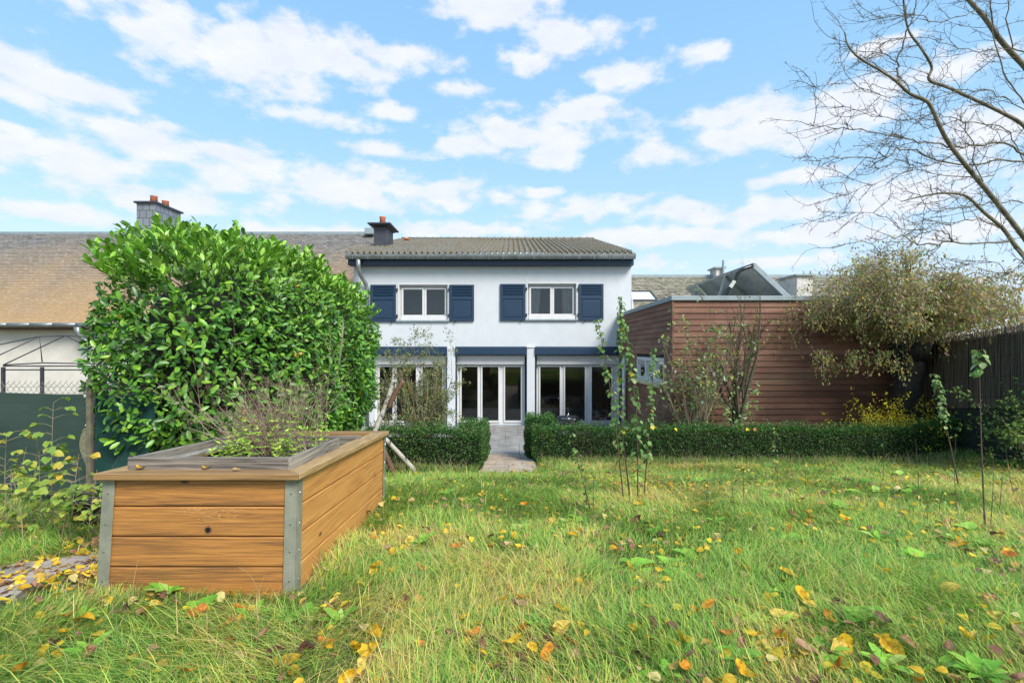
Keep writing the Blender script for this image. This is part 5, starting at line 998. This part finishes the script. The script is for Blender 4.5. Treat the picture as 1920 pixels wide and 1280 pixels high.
# ------------------------------------------------------------------ lawn grass
def grass_band(d0, d1, n, h0, h1, w0, segs, hx_=1.02, extra=None):
    d = np.sqrt(rng.random(n*2)*(d1*d1-d0*d0)+d0*d0); x = (rng.random(n*2)*2-1)*(d*hx_+1.6)
    edge = 8.55 + .35*(noise2(x*1.5+7, d*0+3, 41)-.5) + np.clip((x-.3)*3, 0, 1)*1.55
    keep = (d < edge + rng.random(n*2)*.2) & ~((x > BX0-.03) & (x < BX1+.02) & (d > BY0-.02) & (d < BY1)) & ~((x > -.5) & (x < .38) & (d > 8.35))
    dl = np.abs((d-3.42)*.919-(x+2.75)*.394); keep &= ~((x < -2.5) & (dl < .27) & (noise2(x*4+1, d*4+2, 51) > .38)); keep &= ~((x < -2.4) & (d > 5.4)); keep &= ~((x<-2.6)&(d>4.5)&(rng.random(n*2)<.6))
    x, d = x[keep][:n], d[keep][:n]; n = len(x); z = H(x, d)
    cl = noise2(x*2.6+11, d*2.6+5, 61); tall = noise2(x*.9+2, d*.9+8, 62); dry = noise2(x*.75+31, d*.75+14, 63); dry2 = noise2(x*3.3, d*3.3, 64)
    h = (h0+(h1-h0)*rng.random(n)**1.5)*np.where(rng.random(n)<.12,1.55,1)*(.45+1.1*cl)*(.6+.8*tall); th = noise2(x*.8+3, d*.8+6, 65)*4*math.pi + rng.normal(size=n)*1.0; lean = rng.uniform(.35,1.3,n)*(.6+.9*tall)
    L_ = np.stack([np.cos(th), np.sin(th), np.zeros(n)], -1); sd_ = np.stack([-np.sin(th+rng.normal(size=n)*.8), np.cos(th), np.zeros(n)], -1); base = np.stack([x, d, z-.008], -1); up = np.array([0,0,1.0]); K_ = segs
    w = w0*rng.uniform(.6,1.4,n); V = []
    for k in range(K_+1):
        f_ = k/K_; off = L_*(h*lean*f_**1.8)[:,None] + up*(h*(f_ - .38*f_*f_*np.minimum(lean,1.3)))[:,None]
        if k < K_: ww = (w*(1-.55*f_))[:,None]*.5; V += [base+off-norm(sd_)*ww, base+off+norm(sd_)*ww]
        else: V += [base+off]
    V = np.stack(V, 1); kk = V.shape[1]; o_ = (np.arange(n)*kk)[:,None]; quads = np.concatenate([o_+np.array([[2*k,2*k+1,2*k+3,2*k+2]]) for k in range(K_-1)]) if K_ > 1 else np.zeros((0,4),int); tris = o_+np.array([[2*K_-2,2*K_-1,2*K_]])
    pd = np.clip((dry-.42+np.clip((3.4-d)*.03,0,.04))*2.7+(dry2-.5)*1.2 - np.clip((x-.5)*.15,0,.18), .08, .8); r_ = rng.random(n)
    g = pick([(.06,.16,.03),(.16,.36,.06),(.27,.51,.095),(.41,.59,.11),(.55,.62,.12)], [1.5,3,4,4,3], n); s_ = pick([(.80,.66,.20),(.80,.56,.24),(.70,.68,.13),(.48,.30,.12)], [3,3,3,1], n); c = np.where((r_ < pd)[:,None], s_, g)
    return V.reshape(-1,3), quads, tris, np.repeat(c, kk, axis=0)
allV, allQ, allT, allC = [], [], [], []; off = 0
for args in [(1.2,3.6,140000,.055,.15,.0042,3),(3.6,5.8,135000,.05,.14,.0058,2),(5.8,10.6,140000,.05,.14,.0095,2)]:
    V, Qd, T, C = grass_band(*args); allV.append(V); allQ.append(Qd+off); allT.append(T+off); allC.append(C); off += len(V)
tag(mesh_np('lawn_grass', np.concatenate(allV), [np.concatenate(allQ), np.concatenate(allT)], GRASS, None, np.concatenate(allC), False), 'long uncut green and straw coloured grass of the lawn', 'grass', kind='stuff')
# long dry bents along the hedge foot and scattered
n = 1500; d = rng.uniform(2.3, 8.6, n); x = (rng.random(n)*2-1)*d; edge = (rng.random(n) < .45); x[edge] = rng.uniform(.5,8.5,int(edge.sum())); d[edge] = rng.uniform(9.3,10.1,int(edge.sum())); e2 = rng.random(n) < .12; x[e2] = rng.uniform(-2.2,-.7,int(e2.sum())); d[e2] = rng.uniform(8.3,8.7,int(e2.sum()))
bad = ((x > BX0-.1) & (x < BX1+.05) & (d > BY0-.05) & (d < BY1+.1)) | ((x > -.55) & (x < .45) & (d > 8.3)) | ((x < -2.4) & (d > 4.4)); tb = TB(3)
for xx, dd in zip(x[~bad], d[~bad]): tb.add(walk((xx,dd,Hs(xx,dd)), (rng.normal()*.35, rng.normal()*.3, 1), rng.uniform(.12,.34), 5, .12, -.08), .0016 if dd < 6 else .003, .0007)
tag(tb.build('dry_grass_stalks', simple('straw', (.50,.40,.22), (.40,.30,.16), 9, .8, 0)), 'long pale dry grass stalks in the lawn and along the hedge', 'grass', kind='stuff')
n = 9000; sel = rng.random(n); x = np.where(sel < .6, rng.uniform(.5,9,n), rng.uniform(-2.3,-.6,n)); d = np.where(sel < .6, rng.uniform(9.7,10.2,n), rng.uniform(8.4,8.75,n)); th = rng.uniform(0,6.28,n)
tag(leaves('edge_grass', np.stack([x,d,H(x,d)],-1), np.stack([np.cos(th)*.4,np.sin(th)*.4,np.ones(n)],-1), rdir(n), rng.uniform(.06,.2,n), pick([(.12,.25,.04),(.24,.36,.08),(.5,.42,.18)],[3,3,1],n), GRASS, (np.array([(0,-.04,0),(0,.04,0),(.55,.03,.02),(.55,-.03,.02),(1,0,.15)]), [np.array([(0,1,2,3)]), np.array([(3,2,4)])])), 'tufts of longer grass along the foot of the box hedges', 'grass', kind='stuff')

# broad leaved weeds
def zone(x, d):
    if x < -1.3 and d < 3.3: return 'before the raised bed'
    side = 'left' if x < -.35*d else 'middle' if x < .35*d else 'right'
    return 'of the %s %s' % (side, 'foreground' if d < 2.9 else 'lawn halfway to the hedge' if d < 4.8 else 'far lawn near the hedge')
def weed(x, d, s_, label, cols, w_, tm, nl, name='weed'):
    z = Hs(x, d); n = nl; an = np.arange(n)*2.4+rng.random(); r_ = np.stack([np.cos(an), np.sin(an), rng.uniform(.5,1.6,n)], -1); p = np.tile([[x,d,z]], (n,1)) + np.stack([np.cos(an), np.sin(an), np.zeros(n)], -1)*.01
    o = leaves(name, p - np.array([x,d,z]), r_, np.stack([-np.cos(an)*.6, -np.sin(an)*.6, np.ones(n)], -1), rng.uniform(.7,1.15,n)*s_, pick(cols, w_, n), LEAF, template(tm, .3, .5)); o.location = (x,d,z+.01); return tag(o, label, 'weed', 'broad leaved weeds in the lawn' if 'rosette of' not in label else 'weeds ' + zone(x, d))
WG = [(.20,.46,.05),(.36,.64,.08),(.50,.68,.16)]
for px, py, s_, lab in [(312,1105,.11,'toothed dandelion rosette against the front of the raised bed'),(150,1155,.10,'broad green leaves left of the raised bed foot'),(470,1150,.10,'bright green leaves right of the dandelion at the bed front'),(1660,1240,.11,'upright dock leaves at the bottom right of the lawn'),(1840,1262,.11,'large bright leaves at the bottom right corner'),(1545,1215,.10,'bright green weed below the right lawn tussock')]:
    d = 1.47*F/(py-HY); weed(hx(px,d), d, s_, lab, WG, [3,3,1], 'laurel', 10)
for k in range(150):
    d = rng.uniform(2.3, 8.0); x = rng.uniform(-.95,.98)*d
    if rng.random() < .45: x = abs(x)
    if (BX0-.1 < x < BX1+.1 and BY0-.1 < d < BY1+.1) or (x < -2.4 and d > 4.4): continue
    weed(x, d, rng.uniform(.06,.12), 'small leafy green weed rosette ' + zone(x, d), WG, [3,3,1.5], 'leaf' if rng.random() < .6 else 'round', int(rng.integers(4,8)))

# fallen leaves: 280 single ones, the rest as litter
LC = {'yellow': [(.80,.50,.03),(.78,.58,.12),(.72,.42,.02)], 'brown': [(.42,.22,.14),(.33,.17,.10),(.50,.30,.19)], 'orange': [(.70,.30,.03),(.62,.25,.05)], 'dark': [(.13,.06,.05),(.17,.09,.07)]}
def one_leaf(kind, c):
    V = []; n = 12; ov = rng.uniform(.30,.46); fo = rng.uniform(.1,.8); cu = rng.uniform(-.4,.8); tw_ = rng.uniform(-.3,.3)
    for k in range(n):
        a = 2*math.pi*k/n; x = .5-.5*math.cos(a); y = ov*math.sin(a)*(1-.35*x)*(1+rng.normal()*.16-.10*(k%2)); V.append((x-.5, y, cu*(x-.5)**2*2+abs(y)*fo+tw_*x*y))
    V += [(0,0,0)]; Fc = [(k, (k+1) % n, n) for k in range(n)]; me = bpy.data.meshes.new('fallen_leaf'); st_ = (-.5,0,cu*.5)
    V += [(-.78,.02,cu*.5+.05),(-.5,.012,cu*.5),(-.5,-.012,cu*.5)]; Fc.append((len(V)-3,len(V)-2,len(V)-1)); me.from_pydata(V, [], Fc); me.update()
    at_ = me.attributes.new('Col','FLOAT_COLOR','POINT'); cc = np.ones((len(V),4)); cc[:,:3] = np.array(c)*(1+rng.normal(size=(len(V),1))*.12); at_.data.foreach_set('color', np.clip(cc,0,1).ravel().astype(np.float32)); me.materials.append(DRYLEAF); return me
VAR = {k: [one_leaf(k, c) for c in cs for _ in range(3)] for k, cs in LC.items()}
def ok(x, d): return not ((BX0-.03 < x < BX1+.03 and BY0-.03 < d < BY1) or (x < -2.4 and d > 4.6))
LABS = {'yellow': 'yellow fallen leaf on the grass', 'brown': 'pinkish brown dry fallen leaf on the grass', 'orange': 'orange fallen leaf on the grass', 'dark': 'dark brown curled fallen leaf on the grass'}
cnt = 0; placed = []
while cnt < 285:
    if rng.random() < .78: py = rng.uniform(925, 1275); d = 1.45*F/(py-HY); x = hx(rng.uniform(0,1920), d)
    else: d = rng.uniform(5.5, 8.4); x = rng.uniform(-1.3, 1.0*d)
    if not ok(x, d): continue
    kd = rng.choice(['yellow','brown','orange','dark'], p=[.52,.27,.13,.08]); me = VAR[kd][int(rng.integers(len(VAR[kd])))]; o = bpy.data.objects.new('fallen_leaf', me); COL.objects.link(o); s_ = rng.uniform(.05,.12)
    o.scale = (s_,)*3; o.rotation_euler = (rng.normal()*.45+.15, rng.normal()*.4, rng.uniform(0,6.28)); o.location = (x, d, Hs(x,d)+rng.uniform(.022,.075)); tag(o, LABS[kd]+' '+zone(x, d), 'leaf', kd+' fallen leaves '+zone(x, d)); cnt += 1
for (px, py, d, kd, lab, s_) in [(268,884,3.29,'yellow','yellow fallen leaf on the left of the bed rim',.06),(392,882,3.3,'yellow','pale yellow curled leaf on the middle of the bed rim',.07),(447,885,3.24,'yellow','faded yellow leaf on the bed rim right of the curled one',.05)]:
    me = VAR[kd][0 if s_ > .055 else 4]; o = bpy.data.objects.new('fallen_leaf', me); COL.objects.link(o); o.scale = (s_,)*3; o.location = (hx(px-0,d), d-.02, .757+tilt*(d-3.15)); o.rotation_euler = (.1,.1,rng.uniform(-.5,.5)); tag(o, lab, 'leaf')
n = 7500; d = np.sqrt(rng.random(n)*(9.8**2-2**2)+4); x = (rng.random(n)*2-1)*d; k = np.array([ok(a,c_) for a,c_ in zip(x,d)]) & ~((x<.3)&(d>8.5)); x, d = x[k], d[k]
xb_ = rng.uniform(-4.6,-2.6,420); x = np.concatenate([x, xb_]); d = np.concatenate([d, rng.uniform(2.9,4.7,420)]); xa = rng.uniform(-4.4,-2.6,500); da = 3.42+(xa+2.75)*.43+rng.normal(size=500)*.2; x = np.concatenate([x,xa]); d = np.concatenate([d,da]); n = len(x); an = rng.uniform(0,6.28,n)
zz = H(x,d)+rng.uniform(.012,.065,n); zz[-500:] = .05+rng.random(500)*.02
tag(leaves('leaf_litter', np.stack([x,d,zz],-1), np.stack([np.cos(an),np.sin(an),rng.normal(size=n)*.25],-1), np.array([0,0,1.])+rdir(n)*.5, rng.uniform(.028,.07,n), pick([(.86,.60,.05),(.45,.26,.16),(.66,.42,.10),(.25,.13,.09),(.74,.60,.25)],[6,2.5,2,1.2,2],n), DRYLEAF, template('round',.3,.4)), 'small dry leaves and leaf litter scattered through the lawn and paving', 'leaves', kind='stuff')
# leaves caught on hedge and terrace
n = 26; x = np.concatenate([rng.uniform(-2.4,-.6,9), rng.uniform(.5,9,17)]); d = np.concatenate([rng.uniform(8.75,9.3,9), rng.uniform(10.15,10.7,17)]); an = rng.uniform(0,6.28,n); z = H(x,d,False)+np.where(x<0,.71,.69)
tag(leaves('hedge_top_leaves', np.stack([x,d,z],-1), np.stack([np.cos(an),np.sin(an),rng.normal(size=n)*.4],-1), np.array([0,-.5,1.])+rdir(n)*.5, rng.uniform(.05,.08,n), pick([(.8,.6,.05),(.6,.25,.06)],[3,1],n), DRYLEAF, template('round',.3,.4)), 'yellow leaves caught on top of the box hedges', 'leaves', kind='stuff')
n = 40; x = np.concatenate([rng.uniform(-.5,.4,24), rng.uniform(-.9,.6,16)]); d = np.concatenate([rng.uniform(8.6,13,24), rng.uniform(13.3,18,16)]); an = rng.uniform(0,6.28,n); z = np.where(d<13.2, np.interp(d,HD,HZ)+.045, -1.19)
tag(leaves('path_leaves', np.stack([x,d,z],-1), np.stack([np.cos(an),np.sin(an),np.zeros(n)],-1), np.array([0,0,1.])+rdir(n)*.2, rng.uniform(.05,.08,n), pick([(.6,.45,.2),(.5,.3,.15)],[1,1],n), DRYLEAF, template('round',.2,.2)), 'few dry leaves lying on the path and terrace', 'leaves', kind='stuff')
